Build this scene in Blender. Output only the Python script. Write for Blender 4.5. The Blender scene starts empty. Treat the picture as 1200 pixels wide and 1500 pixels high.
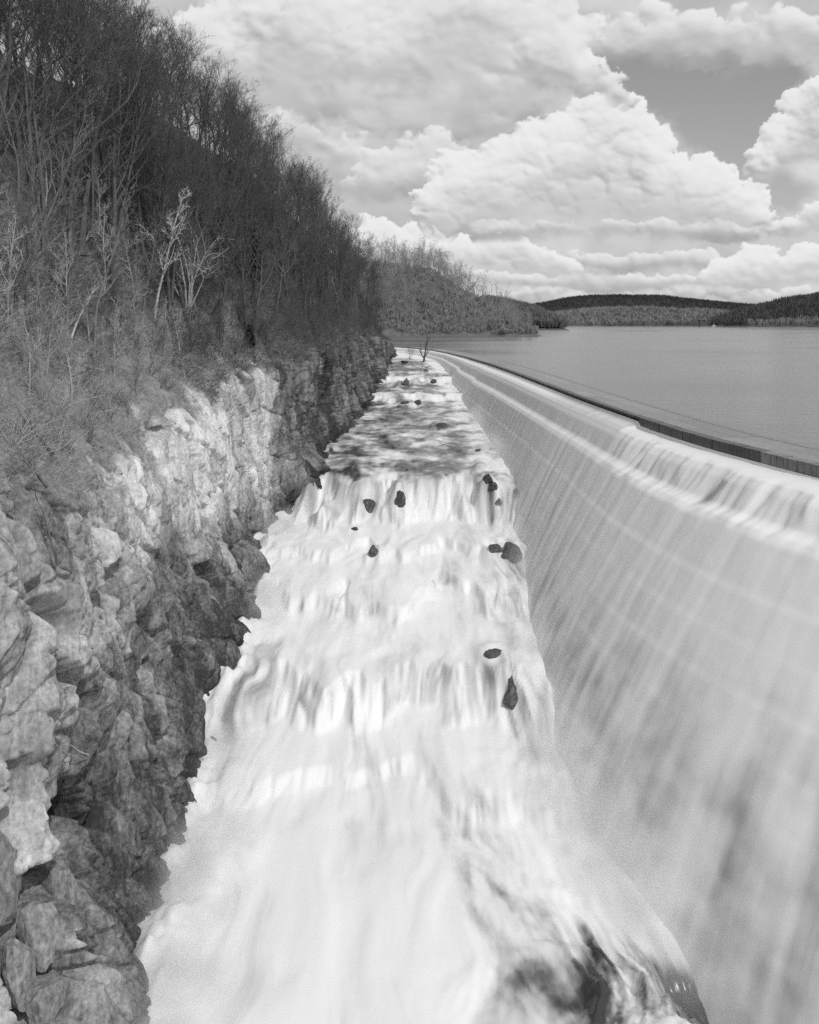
import bpy, math, random
import numpy as np
from mathutils import Vector
R = math.radians
scene = bpy.context.scene
COL = scene.collection
random.seed(7)
RNG = np.random.default_rng(11)

# ------------------------------------------------------------------ camera
CAM_H = 14.0
F = 1250.0                       # focal length in pixels of the 1200 px wide photograph
HOR = 466.0
cam_d = bpy.data.cameras.new('camera')
cam_d.sensor_fit = 'HORIZONTAL'; cam_d.sensor_width = 36.0
cam_d.lens = 36.0 * F / 1200.0
cam_d.shift_y = -(750.0 - HOR) / 1200.0
cam_d.clip_start = 0.5; cam_d.clip_end = 30000
cam = bpy.data.objects.new('camera', cam_d); COL.objects.link(cam)
cam.location = (0, 0, CAM_H); cam.rotation_euler = (R(90), 0, 0)
scene.camera = cam

def at(px, py, Y):
    return Vector(((px - 600) / F * Y, Y, CAM_H + (HOR - py) / F * Y))

# ------------------------------------------------------------------ sun and sky
SUN_AZ, SUN_EL = R(152), R(46)             # azimuth clockwise from +Y (behind the camera, to the right)
sd = bpy.data.lights.new('sun', 'SUN'); sd.energy = 2.3; sd.angle = R(0.6); sd.color = (1, 1, 1)
sun = bpy.data.objects.new('sun', sd); COL.objects.link(sun)
sv = Vector((math.sin(SUN_AZ) * math.cos(SUN_EL), math.cos(SUN_AZ) * math.cos(SUN_EL), math.sin(SUN_EL)))
sun.rotation_euler = sv.to_track_quat('Z', 'Y').to_euler()
sun.location = sv * 300

class NT:
    """small helper round a node tree"""
    def __init__(s, tree): s.t = tree
    def n(s, kind, **kw):
        nd = s.t.nodes.new(kind)
        for k, v in kw.items(): setattr(nd, k, v)
        return nd
    def put(s, sock, v):
        if isinstance(v, bpy.types.NodeSocket): s.t.links.new(v, sock)
        elif v is not None: sock.default_value = v
    def m(s, op, a, b=None, c=None, clamp=False):
        nd = s.n('ShaderNodeMath', operation=op, use_clamp=clamp)
        s.put(nd.inputs[0], a)
        if b is not None: s.put(nd.inputs[1], b)
        if c is not None: s.put(nd.inputs[2], c)
        return nd.outputs[0]
    def vm(s, op, a, b=None):
        nd = s.n('ShaderNodeVectorMath', operation=op)
        s.put(nd.inputs[0], a)
        if b is not None: s.put(nd.inputs[1], b)
        return nd.outputs[0]
    def xyz(s, x, y, z):
        nd = s.n('ShaderNodeCombineXYZ')
        for i, v in enumerate((x, y, z)): s.put(nd.inputs[i], v)
        return nd.outputs[0]
    def noise(s, vec, scale, detail=4, rough=0.55, dist=0.0):
        nd = s.n('ShaderNodeTexNoise'); s.put(nd.inputs['Vector'], vec)
        nd.inputs['Scale'].default_value = scale; nd.inputs['Detail'].default_value = detail
        nd.inputs['Roughness'].default_value = rough; nd.inputs['Distortion'].default_value = dist
        return nd.outputs['Fac']
    def vor(s, vec, scale, feature='F1', smooth=None):
        nd = s.n('ShaderNodeTexVoronoi', feature=feature); s.put(nd.inputs['Vector'], vec)
        nd.inputs['Scale'].default_value = scale
        if smooth is not None: nd.inputs['Smoothness'].default_value = smooth
        return nd.outputs['Distance']
    def ss(s, v, a, b):            # smoothstep
        nd = s.n('ShaderNodeMapRange', interpolation_type='SMOOTHSTEP')
        s.put(nd.inputs['Value'], v); s.put(nd.inputs['From Min'], a); s.put(nd.inputs['From Max'], b)
        return nd.outputs['Result']
    def mr(s, v, a, b, c, d):
        nd = s.n('ShaderNodeMapRange')
        s.put(nd.inputs['Value'], v)
        for k, x in zip(('From Min', 'From Max', 'To Min', 'To Max'), (a, b, c, d)): s.put(nd.inputs[k], x)
        return nd.outputs['Result']
    def mix(s, f, a, b):           # float mix
        nd = s.n('ShaderNodeMix', data_type='FLOAT')
        s.put(nd.inputs[0], f); s.put(nd.inputs[2], a); s.put(nd.inputs[3], b)
        return nd.outputs[0]

BASES = [(850, 288, 170, 20, -.20), (690, 300, 120, 16, -.12), (930, 335, 170, 12, -.14), (900, 383, 120, 10, -.10), (620, 205, 120, 30, -.10), (380, 60, 120, 60, -.16),
         (420, 190, 90, 50, -.08), (1120, 30, 160, 40, -.08), (700, 190, 60, 20, -.06), (520, 70, 90, 40, .10), (880, 165, 70, 40, .12), (740, 350, 70, 22, .12)]
def azel(px, py):
    u = (px - 600) / F; v = (HOR - py) / F
    return math.atan(u), math.atan2(v, math.hypot(1, u))

world = bpy.data.worlds.new('World'); scene.world = world; world.use_nodes = True
wt = world.node_tree; wt.nodes.clear(); W = NT(wt)

tc = W.n('ShaderNodeTexCoord')
sky = W.n('ShaderNodeTexSky', sky_type='NISHITA', sun_disc=False)
sky.sun_elevation = SUN_EL; sky.sun_rotation = SUN_AZ; sky.air_density = 1.0; sky.dust_density = 1.5; sky.ozone_density = 1.5
bw = W.n('ShaderNodeRGBToBW'); W.put(bw.inputs[0], sky.outputs['Color'])
SKY_S = 0.15
CLOUD_L = 0.95
# broken cloud all round; the cloud bank the photograph shows is the dome built below
cov = W.ss(W.noise(W.vm('MULTIPLY', tc.outputs['Generated'], (1, 1, 1.6)), 3.2, 3, .55), .38, .54)
tot = W.mix(cov, bw.outputs[0], CLOUD_L / SKY_S)
bg = W.n('ShaderNodeBackground'); W.put(bg.inputs['Color'], tot); bg.inputs['Strength'].default_value = SKY_S
wo = W.n('ShaderNodeOutputWorld'); wt.links.new(bg.outputs[0], wo.inputs['Surface'])

vs = scene.view_settings
vs.view_transform = 'Standard'; vs.look = 'None'; vs.gamma = 1; vs.use_curve_mapping = False; vs.exposure = -0.4
scene.cycles.max_bounces = 6; scene.cycles.diffuse_bounces = 3; scene.cycles.use_denoising = False; scene.cycles.denoiser = 'OPENIMAGEDENOISE'; scene.cycles.denoising_prefilter = 'ACCURATE'
scene.cycles.volume_bounces = 3; scene.cycles.sample_clamp_indirect = 3.0; scene.cycles.sample_clamp_direct = 12.0

# ------------------------------------------------------------------ numpy noise
def h3(ix, iy, iz, seed):
    h = (ix.astype(np.int64) * 374761393 + iy.astype(np.int64) * 668265263 + iz.astype(np.int64) * 2147483647 + seed * 1274126177) & 0xFFFFFFFF
    h = ((h ^ (h >> 13)) * 1274126177) & 0xFFFFFFFF
    h = ((h ^ (h >> 16)) * 2246822519) & 0xFFFFFFFF
    return h ^ (h >> 15)
def gnoise(x, y, z, seed=0):
    x = np.asarray(x, float); y = np.asarray(y, float) + 0 * x; z = np.asarray(z, float) + 0 * x
    ix, iy, iz = np.floor(x), np.floor(y), np.floor(z)
    fx, fy, fz = x - ix, y - iy, z - iz
    u, v, w = [f * f * f * (f * (f * 6 - 15) + 10) for f in (fx, fy, fz)]
    out = 0
    for dx in (0, 1):
        for dy in (0, 1):
            for dz in (0, 1):
                h = h3(ix + dx, iy + dy, iz + dz, seed)
                gx = (h & 1023) / 511.5 - 1; gy = ((h >> 10) & 1023) / 511.5 - 1; gz = ((h >> 20) & 1023) / 511.5 - 1
                wt_ = (u if dx else 1 - u) * (v if dy else 1 - v) * (w if dz else 1 - w)
                out = out + wt_ * (gx * (fx - dx) + gy * (fy - dy) + gz * (fz - dz))
    return out
def fbm(x, y, z=0.0, oct=4, seed=0, gain=.5):
    s, a = 0, 1.0
    for o in range(oct):
        s = s + a * gnoise(np.asarray(x) * 2 ** o + 17.3 * o, np.asarray(y) * 2 ** o + 5.1 * o, np.asarray(z) * 2 ** o, seed + o); a *= gain
    return s
def cells(x, y, z, seed=0, tilt=.5, soft=.12):
    """fractured facets: per cell offset + tilt; returns (height -1..1, edge distance, cell random)"""
    x = np.asarray(x, float); y = np.asarray(y, float) + 0 * x; z = np.asarray(z, float) + 0 * x
    ix, iy, iz = np.floor(x), np.floor(y), np.floor(z)
    b1 = np.full(x.shape, 9.0); b2 = np.full(x.shape, 9.0); hh = np.zeros(x.shape); rr = np.zeros(x.shape); hs = np.zeros(x.shape)
    for dx in (-1, 0, 1):
        for dy in (-1, 0, 1):
            for dz in (-1, 0, 1):
                cx, cy, cz = ix + dx, iy + dy, iz + dz
                h = h3(cx, cy, cz, seed)
                sx = cx + (h & 1023) / 1023.; sy = cy + ((h >> 10) & 1023) / 1023.; sz = cz + ((h >> 20) & 1023) / 1023.
                d2 = (x - sx) ** 2 + (y - sy) ** 2 + (z - sz) ** 2
                h2 = h3(cx, cy, cz, seed + 77)
                r = (h2 & 1023) / 511.5 - 1; t1 = ((h2 >> 10) & 1023) / 511.5 - 1; t2 = ((h2 >> 20) & 1023) / 511.5 - 1
                val_ = r + tilt * (t1 * (y - sy) + t2 * (z - sz)) * 2
                near = d2 < b1
                sec = (~near) & (d2 < b2); hs = np.where(near, hh, np.where(sec, val_, hs)); b2 = np.where(near, b1, np.minimum(b2, d2)); hh = np.where(near, val_, hh); rr = np.where(near, r, rr); b1 = np.where(near, d2, b1)
    e = np.sqrt(b2) - np.sqrt(b1); k = .5 + .5 * np.clip(e / soft, 0, 1)
    return hh * k + hs * (1 - k), e, rr
def facet(y, z, seed=0):
    """piecewise planar relief on a randomly split lattice: creases, no curves"""
    iy, iz = np.floor(y), np.floor(z); fy, fz = y - iy, z - iz; o = np.zeros_like(iy)
    def c(dy, dz): return (h3(iy + dy, iz + dz, o, seed) & 4095) / 2047.5 - 1
    v00, v10, v01, v11 = c(0, 0), c(1, 0), c(0, 1), c(1, 1)
    dg = (h3(iy, iz, o, seed + 9) & 1) == 1
    a = np.where(fy + fz < 1, v00 + (v10 - v00) * fy + (v01 - v00) * fz, v11 + (v01 - v11) * (1 - fy) + (v10 - v11) * (1 - fz))
    b = np.where(fy > fz, v00 + (v10 - v00) * fy + (v11 - v10) * fz, v00 + (v11 - v01) * fy + (v01 - v00) * fz)
    return np.where(dg, a, b)
def sstep(a, b, x):
    t = np.clip((np.asarray(x, float) - a) / (b - a), 0, 1); return t * t * (3 - 2 * t)
def smooth1(a, k):
    ker = np.hanning(2 * k + 3)[1:-1]; ker /= ker.sum()
    return np.convolve(np.pad(a, k, mode='edge'), ker, 'valid')

# ------------------------------------------------------------------ object helpers
def mesh_np(name, verts, faces, smooth=False, attrs=None):
    me = bpy.data.meshes.new(name)
    verts = np.asarray(verts, np.float32); faces = np.asarray(faces, np.int32)
    k = faces.shape[1]
    me.vertices.add(len(verts)); me.vertices.foreach_set('co', verts.ravel())
    me.loops.add(faces.size); me.loops.foreach_set('vertex_index', faces.ravel())
    me.polygons.add(len(faces)); me.polygons.foreach_set('loop_start', np.arange(0, faces.size, k, dtype=np.int32))
    if smooth: me.polygons.foreach_set('use_smooth', np.ones(len(faces), bool))
    me.update(calc_edges=True)
    for an, av in (attrs or {}).items():
        a = me.attributes.new(an, 'FLOAT', 'POINT'); a.data.foreach_set('value', np.asarray(av, np.float32).ravel())
    me.validate()
    return me
def grid_faces(nr, nc, flip=False):
    i = np.arange(nr - 1)[:, None] * nc + np.arange(nc - 1)[None, :]
    q = np.stack([i, i + 1, i + nc + 1, i + nc], -1).reshape(-1, 4)
    return q[:, ::-1] if flip else q
def obj(name, me, mat=None, parent=None, label=None, cat=None, group=None, kind=None, loc=None):
    o = bpy.data.objects.new(name, me); COL.objects.link(o)
    if mat and me is not None and not me.materials: me.materials.append(mat)
    if parent: o.parent = parent
    if loc is not None: o.location = loc
    tag(o, label, cat, group, kind)
    return o
def tag(o, label=None, cat=None, group=None, kind=None):
    for k, v in (('label', label), ('category', cat), ('group', group), ('kind', kind)):
        if v: o[k] = v
    return o

# ------------------------------------------------------------------ materials
def new_mat(name):
    m = bpy.data.materials.new(name); m.use_nodes = True
    t = m.node_tree; t.nodes.clear(); n = NT(t)
    b = n.n('ShaderNodeBsdfPrincipled'); o = n.n('ShaderNodeOutputMaterial'); t.links.new(b.outputs[0], o.inputs[0])
    return m, n, b
def bump(n, b, h, strength=.5, dist=.1):
    bp = n.n('ShaderNodeBump'); bp.inputs['Strength'].default_value = strength; bp.inputs['Distance'].default_value = dist
    n.put(bp.inputs['Height'], h); n.put(b.inputs['Normal'], bp.outputs[0])
def pos(n):
    return n.n('ShaderNodeNewGeometry').outputs['Position']
def attr(n, name):
    a = n.n('ShaderNodeAttribute'); a.attribute_name = name; return a.outputs['Fac']

def mat_rock():
    m, n, b = new_mat('schist_rock')
    p = pos(n)
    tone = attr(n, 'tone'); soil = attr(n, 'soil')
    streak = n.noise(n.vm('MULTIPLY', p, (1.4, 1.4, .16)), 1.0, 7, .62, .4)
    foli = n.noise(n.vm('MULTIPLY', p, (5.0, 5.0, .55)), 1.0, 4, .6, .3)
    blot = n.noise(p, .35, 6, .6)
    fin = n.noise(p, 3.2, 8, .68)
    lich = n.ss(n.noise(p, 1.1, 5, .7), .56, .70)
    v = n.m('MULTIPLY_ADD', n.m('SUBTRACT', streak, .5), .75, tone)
    v = n.m('MULTIPLY_ADD', n.m('SUBTRACT', foli, .5), .30, v)
    v = n.m('MULTIPLY_ADD', n.m('SUBTRACT', blot, .5), .60, v)
    v = n.m('MULTIPLY_ADD', n.m('SUBTRACT', fin, .5), .85, v)
    v = n.m('MULTIPLY_ADD', lich, -.20, v)
    v = n.m('MAXIMUM', v, .05)
    rockc = n.m('MULTIPLY_ADD', n.m('POWER', n.m('MINIMUM', v, 1.1), 1.7), .62, .035)
    sl = n.noise(p, 2.3, 8, .7)
    soilc = n.m('MULTIPLY', n.mr(sl, .3, .7, .12, .42), attr(n, 'litter'))
    c = n.mix(soil, rockc, soilc)
    n.put(b.inputs['Base Color'], c)
    b.inputs['Roughness'].default_value = .82; b.inputs['Specular IOR Level'].default_value = .3
    hgt = n.m('MULTIPLY_ADD', fin, .4, n.m('MULTIPLY_ADD', foli, .14, n.m('MULTIPLY', streak, .6)))
    bump(n, b, hgt, .7, .16)
    return m
def mat_plain(name, lo, hi, scale=2.0, stretch=(1, 1, 1), rough=.85, bmp=.4, dist=.05, spec=.3, detail=6):
    m, n, b = new_mat(name)
    p = n.vm('MULTIPLY', pos(n), stretch)
    f = n.noise(p, scale, detail, .65)
    rnd = n.n('ShaderNodeObjectInfo').outputs['Random']
    c = n.mr(f, .28, .72, lo, hi)
    c = n.m('MULTIPLY', c, n.mr(rnd, 0, 1, .82, 1.18))
    n.put(b.inputs['Base Color'], c)
    b.inputs['Roughness'].default_value = rough; b.inputs['Specular IOR Level'].default_value = spec
    bump(n, b, f, bmp, dist)
    return m
def mat_white_water(name, sx, sy, sz, k1=.3, k2=.14, bs=.06):
    m, n, b = new_mat(name)
    p = pos(n); foam = attr(n, 'foam')
    st = n.noise(n.vm('MULTIPLY', p, (sx, sy, sz)), 1.0, 6, .6, .6)
    st2 = n.noise(n.vm('MULTIPLY', p, (sx * 3.5, sy * 3.5, sz * 3.5)), 1.0, 4, .6, .3)
    f = n.m('MULTIPLY_ADD', n.m('SUBTRACT', st, .5), k1, foam)
    f = n.m('MULTIPLY_ADD', n.m('SUBTRACT', st2, .5), k2, f)
    f = n.ss(f, 0.0, 1.0)
    n.put(b.inputs['Base Color'], n.mix(f, .05, .86))
    n.put(b.inputs['Roughness'], n.mix(f, .22, .75))
    b.inputs['Specular IOR Level'].default_value = .35
    bump(n, b, n.m('MULTIPLY_ADD', st2, .2, st), bs, .5)
    return m
def mat_lake():
    m, n, b = new_mat('lake_water')
    p = pos(n)
    w1_ = n.noise(n.vm('MULTIPLY', p, (.35, .9, 1)), .55, 5, .6, .4)
    w2_ = n.noise(n.vm('MULTIPLY', p, (.5, 1.2, 1)), 2.1, 3, .6)
    gust = n.noise(n.vm('MULTIPLY', p, (.006, .016, 1)), 1.0, 5, .6)
    n.put(b.inputs['Base Color'], n.mr(gust, .3, .7, .11, .21))
    n.put(b.inputs['Roughness'], n.mr(gust, .3, .7, .10, .30))
    b.inputs['IOR'].default_value = 1.333
    hgt = n.m('MULTIPLY_ADD', w2_, .25, w1_)
    bp = n.n('ShaderNodeBump'); n.put(bp.inputs['Strength'], n.mr(gust, .3, .7, .25, .5)); bp.inputs['Distance'].default_value = .3
    n.put(bp.inputs['Height'], hgt); n.put(b.inputs['Normal'], bp.outputs[0])
    return m

M_ROCK = mat_rock()
M_FALL = mat_white_water('falling_white_water', .24, .24, .025, .20, .08, .02)
M_RAPID = mat_white_water('rapids_white_water', .30, .08, .25, .24, .12, .02)
M_LAKE = mat_lake()
M_STONE = mat_plain('wet_masonry', .18, .34, 1.6, rough=.45, bmp=.5, dist=.06, spec=.5)
M_COPING = mat_plain('dark_wet_coping', .02, .11, 2.2, (2.2, 2.2, .5), rough=.4, bmp=.4, spec=.5)
M_VEIL = mat_plain('coping_behind_thin_veil', .05, .34, 2.6, (2.5, 2.5, .25), rough=.4, bmp=.3, spec=.5)
M_BLEACH = mat_plain('bleached_bark', .42, .66, 3, (1, 1, .3))
M_BOULDER = mat_plain('wet_boulder', .025, .10, 2.5, rough=.4, bmp=.7, dist=.12, spec=.5)
M_SLAB = mat_plain('split_rock', .07, .40, 3.0, (1, 1, .6), bmp=.9, dist=.15, detail=9)
M_BARK_D = mat_plain('dark_bark', .05, .15, 3, (1, 1, .3))
M_BARK_P = mat_plain('pale_bark', .22, .46, 3, (1, 1, .3))
M_BARK_M = mat_plain('grey_bark', .10, .22, 3, (1, 1, .3))
M_TWIG_D = mat_plain('dark_twigs', .06, .15, 2)
M_TWIG_P = mat_plain('pale_twigs', .32, .58, 2)
M_TWIG_M = mat_plain('grey_twigs', .12, .24, 2)
M_GRASS = mat_plain('dry_grass_blades', .30, .60, .8)
M_FARBARK = mat_plain('headland_bark', .22, .42, .5)
M_HILL_GROUND = mat_plain('leaf_litter_ground', .08, .22, .12, bmp=.8, dist=1.0, detail=9)
M_FIR = mat_plain('evergreen_needles', .012, .03, 3)
M_WOOD_D = mat_plain('distant_dark_wood', .035, .07, .05)
M_WOOD_L = mat_plain('distant_pale_wood', .18, .34, .05)
M_STEEL = mat_plain('painted_steel', .05, .09, .5)
M_WHITE = mat_plain('white_paint', .75, .82, 1, bmp=.05)

# ------------------------------------------------------------------ sky: a far dome of broken cumulus in front of the camera
def azel(px, py):
    u = (px - 600) / F; v = (HOR - py) / F
    return math.atan(u), math.atan2(v, math.hypot(1, u))
# cumulus heads, far to near: outline of the top as (x, y) in sight-line units, height of the flat base, puff size, softness, brightness
CLOUDS = [
    ([(480, 428), (600, 420), (700, 425), (800, 415), (900, 424), (1000, 412), (1120, 420), (1300, 412)], 446, 9, 3, .70),
    ([(500, 405), (560, 396), (640, 400), (700, 392), (790, 400), (880, 388), (960, 396), (1040, 402), (1130, 388), (1220, 394), (1320, 385)], 424, 13, 4, .70),
    ([(760, 372), (820, 362), (900, 366), (980, 360), (1040, 370)], 396, 14, 5, .66),
    ([(1030, 392), (1060, 372), (1100, 360), (1150, 356), (1190, 352), (1230, 346), (1300, 350)], 425, 17, 5, .86),
    ([(520, 330), (545, 318), (590, 322), (620, 330), (650, 336), (700, 346), (735, 332), (765, 340), (800, 352), (840, 372)], 405, 18, 5, .86),
    ([(1100, 345), (1150, 322), (1190, 296), (1240, 290), (1300, 290)], 345, 20, 6, .76),
    ([(700, 330), (760, 318), (860, 315), (960, 318), (1040, 322), (1110, 330)], 352, 16, 9, .60),
    ([(300, 180), (380, 140), (460, 150), (520, 190), (560, 230), (600, 262)], 280, 40, 26, .68),
    ([(520, 240), (560, 205), (620, 178), (680, 182), (720, 205), (760, 225)], 285, 30, 14, .72),
    ([(630, 262), (655, 222), (700, 200), (740, 186), (790, 176), (820, 150), (850, 133), (885, 128), (925, 138), (950, 160), (962, 190), (985, 204), (1010, 226), (1035, 216), (1062, 220), (1085, 248), (1118, 292)], 335, 25, 9, .87),
    ([(1130, 205), (1142, 184), (1158, 150), (1170, 128), (1195, 104), (1240, 92), (1290, 100)], 275, 24, 8, .80),
    ([(850, 30), (900, 10), (1000, 4), (1100, 10), (1180, 0), (1300, -10)], 88, 34, 20, .72),
    ([(240, 20), (330, -40), (500, -60), (700, -60), (810, -40), (835, 10), (850, 60)], 165, 46, 26, .78),
]
def build_sky():
    A = np.radians(np.r_[np.linspace(-78, -27, 40)[:-1], np.linspace(-27, 28.5, 720), np.linspace(28.5, 78, 40)[1:]])
    E = np.radians(np.r_[np.linspace(-1.5, -.2, 4)[:-1], np.linspace(-.2, 22.5, 340), np.linspace(22.5, 58, 44)[1:]])
    AA, EE = np.meshgrid(A, E, indexing='ij')
    # sight-line coordinates, and the same bent by turbulence for ragged edges
    ca = np.clip(AA, -1.2, 1.2); PX = 600 + F * np.tan(ca); PY = HOR - F * np.tan(EE) / np.cos(ca)
    f1 = fbm(PX / 46, PY / 40, 1.5, 5, 401, .55); f2 = fbm(PX / 46 + 30, PY / 40, 6.5, 5, 407, .55); f3 = fbm(PX / 130, PY / 80, 3.5, 5, 417, .5); f4 = fbm(PX / 15, PY / 13, 2.5, 3, 421, .55)
    wide = fbm(PX / 330, PY / 150, 8.5, 4, 431)
    inr = (PX > -100) & (PX < 1330) & (PY > -120)
    # high veil with openings
    veil = .58 + .22 * f3 + .20 * wide + .05 * f1 - .06 * sstep(360, 200, PY) * sstep(700, 300, PX)
    gap = np.zeros(AA.shape)
    for (gx, gy, hw, hh, am) in ((925, 106, 125, 26, 1.1), (1030, 125, 125, 42, 1.2), (1060, 180, 62, 40, 1.0), (1105, 235, 46, 44, 1.0), (1150, 285, 60, 26, .8), (560, 296, 80, 16, .55), (640, 205, 30, 16, .3), (1150, 108, 40, 14, .4), (720, 182, 26, 12, .25)):
        gap += am * np.exp(-.7 * (((PX + 26 * f1 + 14 * f3 - gx) / hw) ** 2 + ((PY + 22 * f2 - gy) / hh) ** 2))
    other = sstep(.0, .6, fbm(AA * 3, EE * 5, 4.5, 4, 441)) * (~inr)
    clear = np.clip(sstep(.22, .85, gap + .20 * f1) + other, 0, 1)
    val, cov = veil.copy(), 1 - clear
    g = np.random.default_rng(77)
    dpx = np.gradient(PX, axis=0); dpy = np.gradient(PY, axis=1)
    L = np.array([.34, .80, .50])
    for (top, base, ps, soft, br) in CLOUDS:
        top = np.array(top, float); x0, x1 = top[0, 0], top[-1, 0]
        area = (x1 - x0) * (base - top[:, 1].min()); n = int(np.clip(area / (ps * ps) * 2.4, 30, 420))
        wx, wy = PX + f1 * ps * 1.3 + f4 * ps * .35, PY + f2 * ps * 1.1
        Hh = np.zeros(AA.shape)
        for _ in range(n):
            cx_ = g.uniform(x0, x1); ty = np.interp(cx_, top[:, 0], top[:, 1]); r = ps * g.uniform(.45, 1.5)
            if base - ty < r: r = max((base - ty) * .6, 3)
            cy_ = ty + r + (base - ty) * g.random() ** 1.6 * .9
            cy_ = min(cy_, base - r * .25)
            ii = np.where((A > math.atan((cx_ - 3.2 * r - 600) / F)) & (A < math.atan((cx_ + 3.2 * r - 600) / F)))[0]
            if len(ii) == 0: continue
            sl = slice(ii[0], ii[-1] + 1)
            q = 1 - ((wx[sl] - cx_) / r) ** 2 - ((wy[sl] - cy_) / (r * .86)) ** 2
            Hh[sl] = np.maximum(Hh[sl], np.sqrt(np.maximum(q, 0)) * r)
        tp = np.interp(PX, top[:, 0], top[:, 1]); hgt = np.maximum(base - tp, 6)
        al = sstep(0, soft * 1.3, Hh * np.clip(1 + .9 * f4 + .5 * f1, .35, 2)) * (1 - sstep(base - .42 * hgt, base + .05 * hgt + soft, PY + .55 * hgt * f3 + .25 * hgt * f1))
        Hs = Hh.copy()
        for _ in range(5 if soft < 10 else 16):
            Hs[1:-1, 1:-1] = (Hs[1:-1, 1:-1] * 2 + Hs[:-2, 1:-1] + Hs[2:, 1:-1] + Hs[1:-1, :-2] + Hs[1:-1, 2:]) / 6
        Hs = Hs + (.9 * f4 + 3.5 * f1) * min(1, ps / 25)
        nx_ = -np.gradient(Hs, axis=0) / dpx; ny_ = np.gradient(Hs, axis=1) / dpy
        kk = .55 if soft < 10 else .35
        nrm = np.sqrt((kk * nx_) ** 2 + (kk * ny_) ** 2 + 1); lam = (kk * nx_ * L[0] + kk * ny_ * L[1] + L[2]) / nrm
        tn = np.clip((PY - tp) / hgt, 0, 1.2)
        v = br + .10 + .40 * (np.clip(lam, -.2, 1) - .60) - .34 * sstep(.15, .95, tn + .55 * f3 + .2 * wide) + .07 * f3
        val = val * (1 - al) + v * al; cov = cov * (1 - al) + al
    # no hard flats: ease towards white and grey
    val = .37 + .53 * (1 / (1 + np.exp(-(val - .65) * 6.3)))
    cov = np.clip(cov, 0, 1)
    me_ = mesh_np('sky', np.stack([np.sin(AA) * np.cos(EE), np.cos(AA) * np.cos(EE), np.sin(EE)], -1).reshape(-1, 3) * 15000.0, grid_faces(*AA.shape), True,
                  {'cover': cov, 'cloud': val * 1.30, 'fade': (1 - sstep(64, 77, np.abs(np.degrees(AA)))) * (1 - sstep(44, 57, np.degrees(EE)))})
    m = bpy.data.materials.new('cumulus_sky'); m.use_nodes = True; t = m.node_tree; t.nodes.clear(); n = NT(t)
    g = n.n('ShaderNodeNewGeometry').outputs['Position']
    sk = n.n('ShaderNodeTexSky', sky_type='NISHITA', sun_disc=False); n.put(sk.inputs['Vector'], n.vm('NORMALIZE', g))
    sk.sun_elevation = SUN_EL; sk.sun_rotation = SUN_AZ; sk.air_density = 1.0; sk.dust_density = 1.5; sk.ozone_density = 1.5
    bw_ = n.n('ShaderNodeRGBToBW'); n.put(bw_.inputs[0], sk.outputs['Color'])
    vv = n.mix(attr(n, 'cover'), n.m('MULTIPLY', bw_.outputs[0], SKY_S), attr(n, 'cloud'))
    em = n.n('ShaderNodeEmission'); n.put(em.inputs['Color'], vv)
    tr = n.n('ShaderNodeBsdfTransparent'); mx = n.n('ShaderNodeMixShader')
    n.put(mx.inputs[0], attr(n, 'fade')); t.links.new(tr.outputs[0], mx.inputs[1]); t.links.new(em.outputs[0], mx.inputs[2])
    o_ = n.n('ShaderNodeOutputMaterial'); t.links.new(mx.outputs[0], o_.inputs[0])
    m.cycles.emission_sampling = 'NONE'
    o = obj('sky', me_, m, kind='structure', label='broken cumulus clouds with patches of clear sky')
    o.location = (0, 0, CAM_H)
build_sky()

# ------------------------------------------------------------------ layout curves (metres; x right, y away, lake level 0)
CREST = np.array([(98, -30), (80, 0), (65, 28), (52.5, 52), (39.2, 77), (34.2, 100), (32.4, 118), (30.2, 150), (28.6, 185), (27.0, 221), (24.4, 262),
                  (20.2, 305), (15.0, 345), (9.0, 378), (1.0, 402), (-9, 418), (-26, 430)], float)
def arc_resample(P, step):
    # smooth the polyline a little and resample
    d = np.r_[0, np.cumsum(np.hypot(*np.diff(P, axis=0).T))]
    s = np.arange(0, d[-1], 1.0); x = smooth1(np.interp(s, d, P[:, 0]), 12); y = smooth1(np.interp(s, d, P[:, 1]), 12)
    return s, x, y
cs, cx, cy = arc_resample(CREST, 1.0)
def crest_x(Y): return np.interp(Y, cy, cx)
# water level of the channel
ZP = np.array([(20, -34), (53, -32.4), (66, -31.6), (74, -31.3), (77, -31.1), (80, -30.2), (90, -29.6), (92, -28.9), (97.5, -26.3), (110, -25.6), (114, -25.2), (117, -23.9), (129, -23.3), (132, -23.1), (134.5, -22.1), (148, -21.7), (153, -19.6), (158, -16.6), (162, -15.9),
               (175, -15.2), (190, -14.4), (225, -12.9), (258, -11.4), (261, -10.9), (266, -9.7), (295, -8.6), (298, -8.2), (303, -7.0), (325, -5.2), (345, -3.6), (400, -2.6), (470, -2.4)], float)
def zc(Y): return np.interp(Y, ZP[:, 0], ZP[:, 1])
XF = np.array([(15, -48), (36, -33), (44, -26), (50, -20.5), (54, -17.9), (60, -18.0), (75, -19.8), (92, -20.6), (100, -20.5), (112, -20.8), (125, -22.2), (140, -23.4), (150, -23.2), (158, -18.5), (172, -17.2),
               (190, -16.8), (215, -15.2), (240, -13.2), (263, -11.6), (300, -8.6), (345, -5.6), (375, -6), (405, -9), (435, -20), (470, -50), (520, -110)], float)
def xf(Y): return np.interp(Y, XF[:, 0], XF[:, 1])

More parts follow.
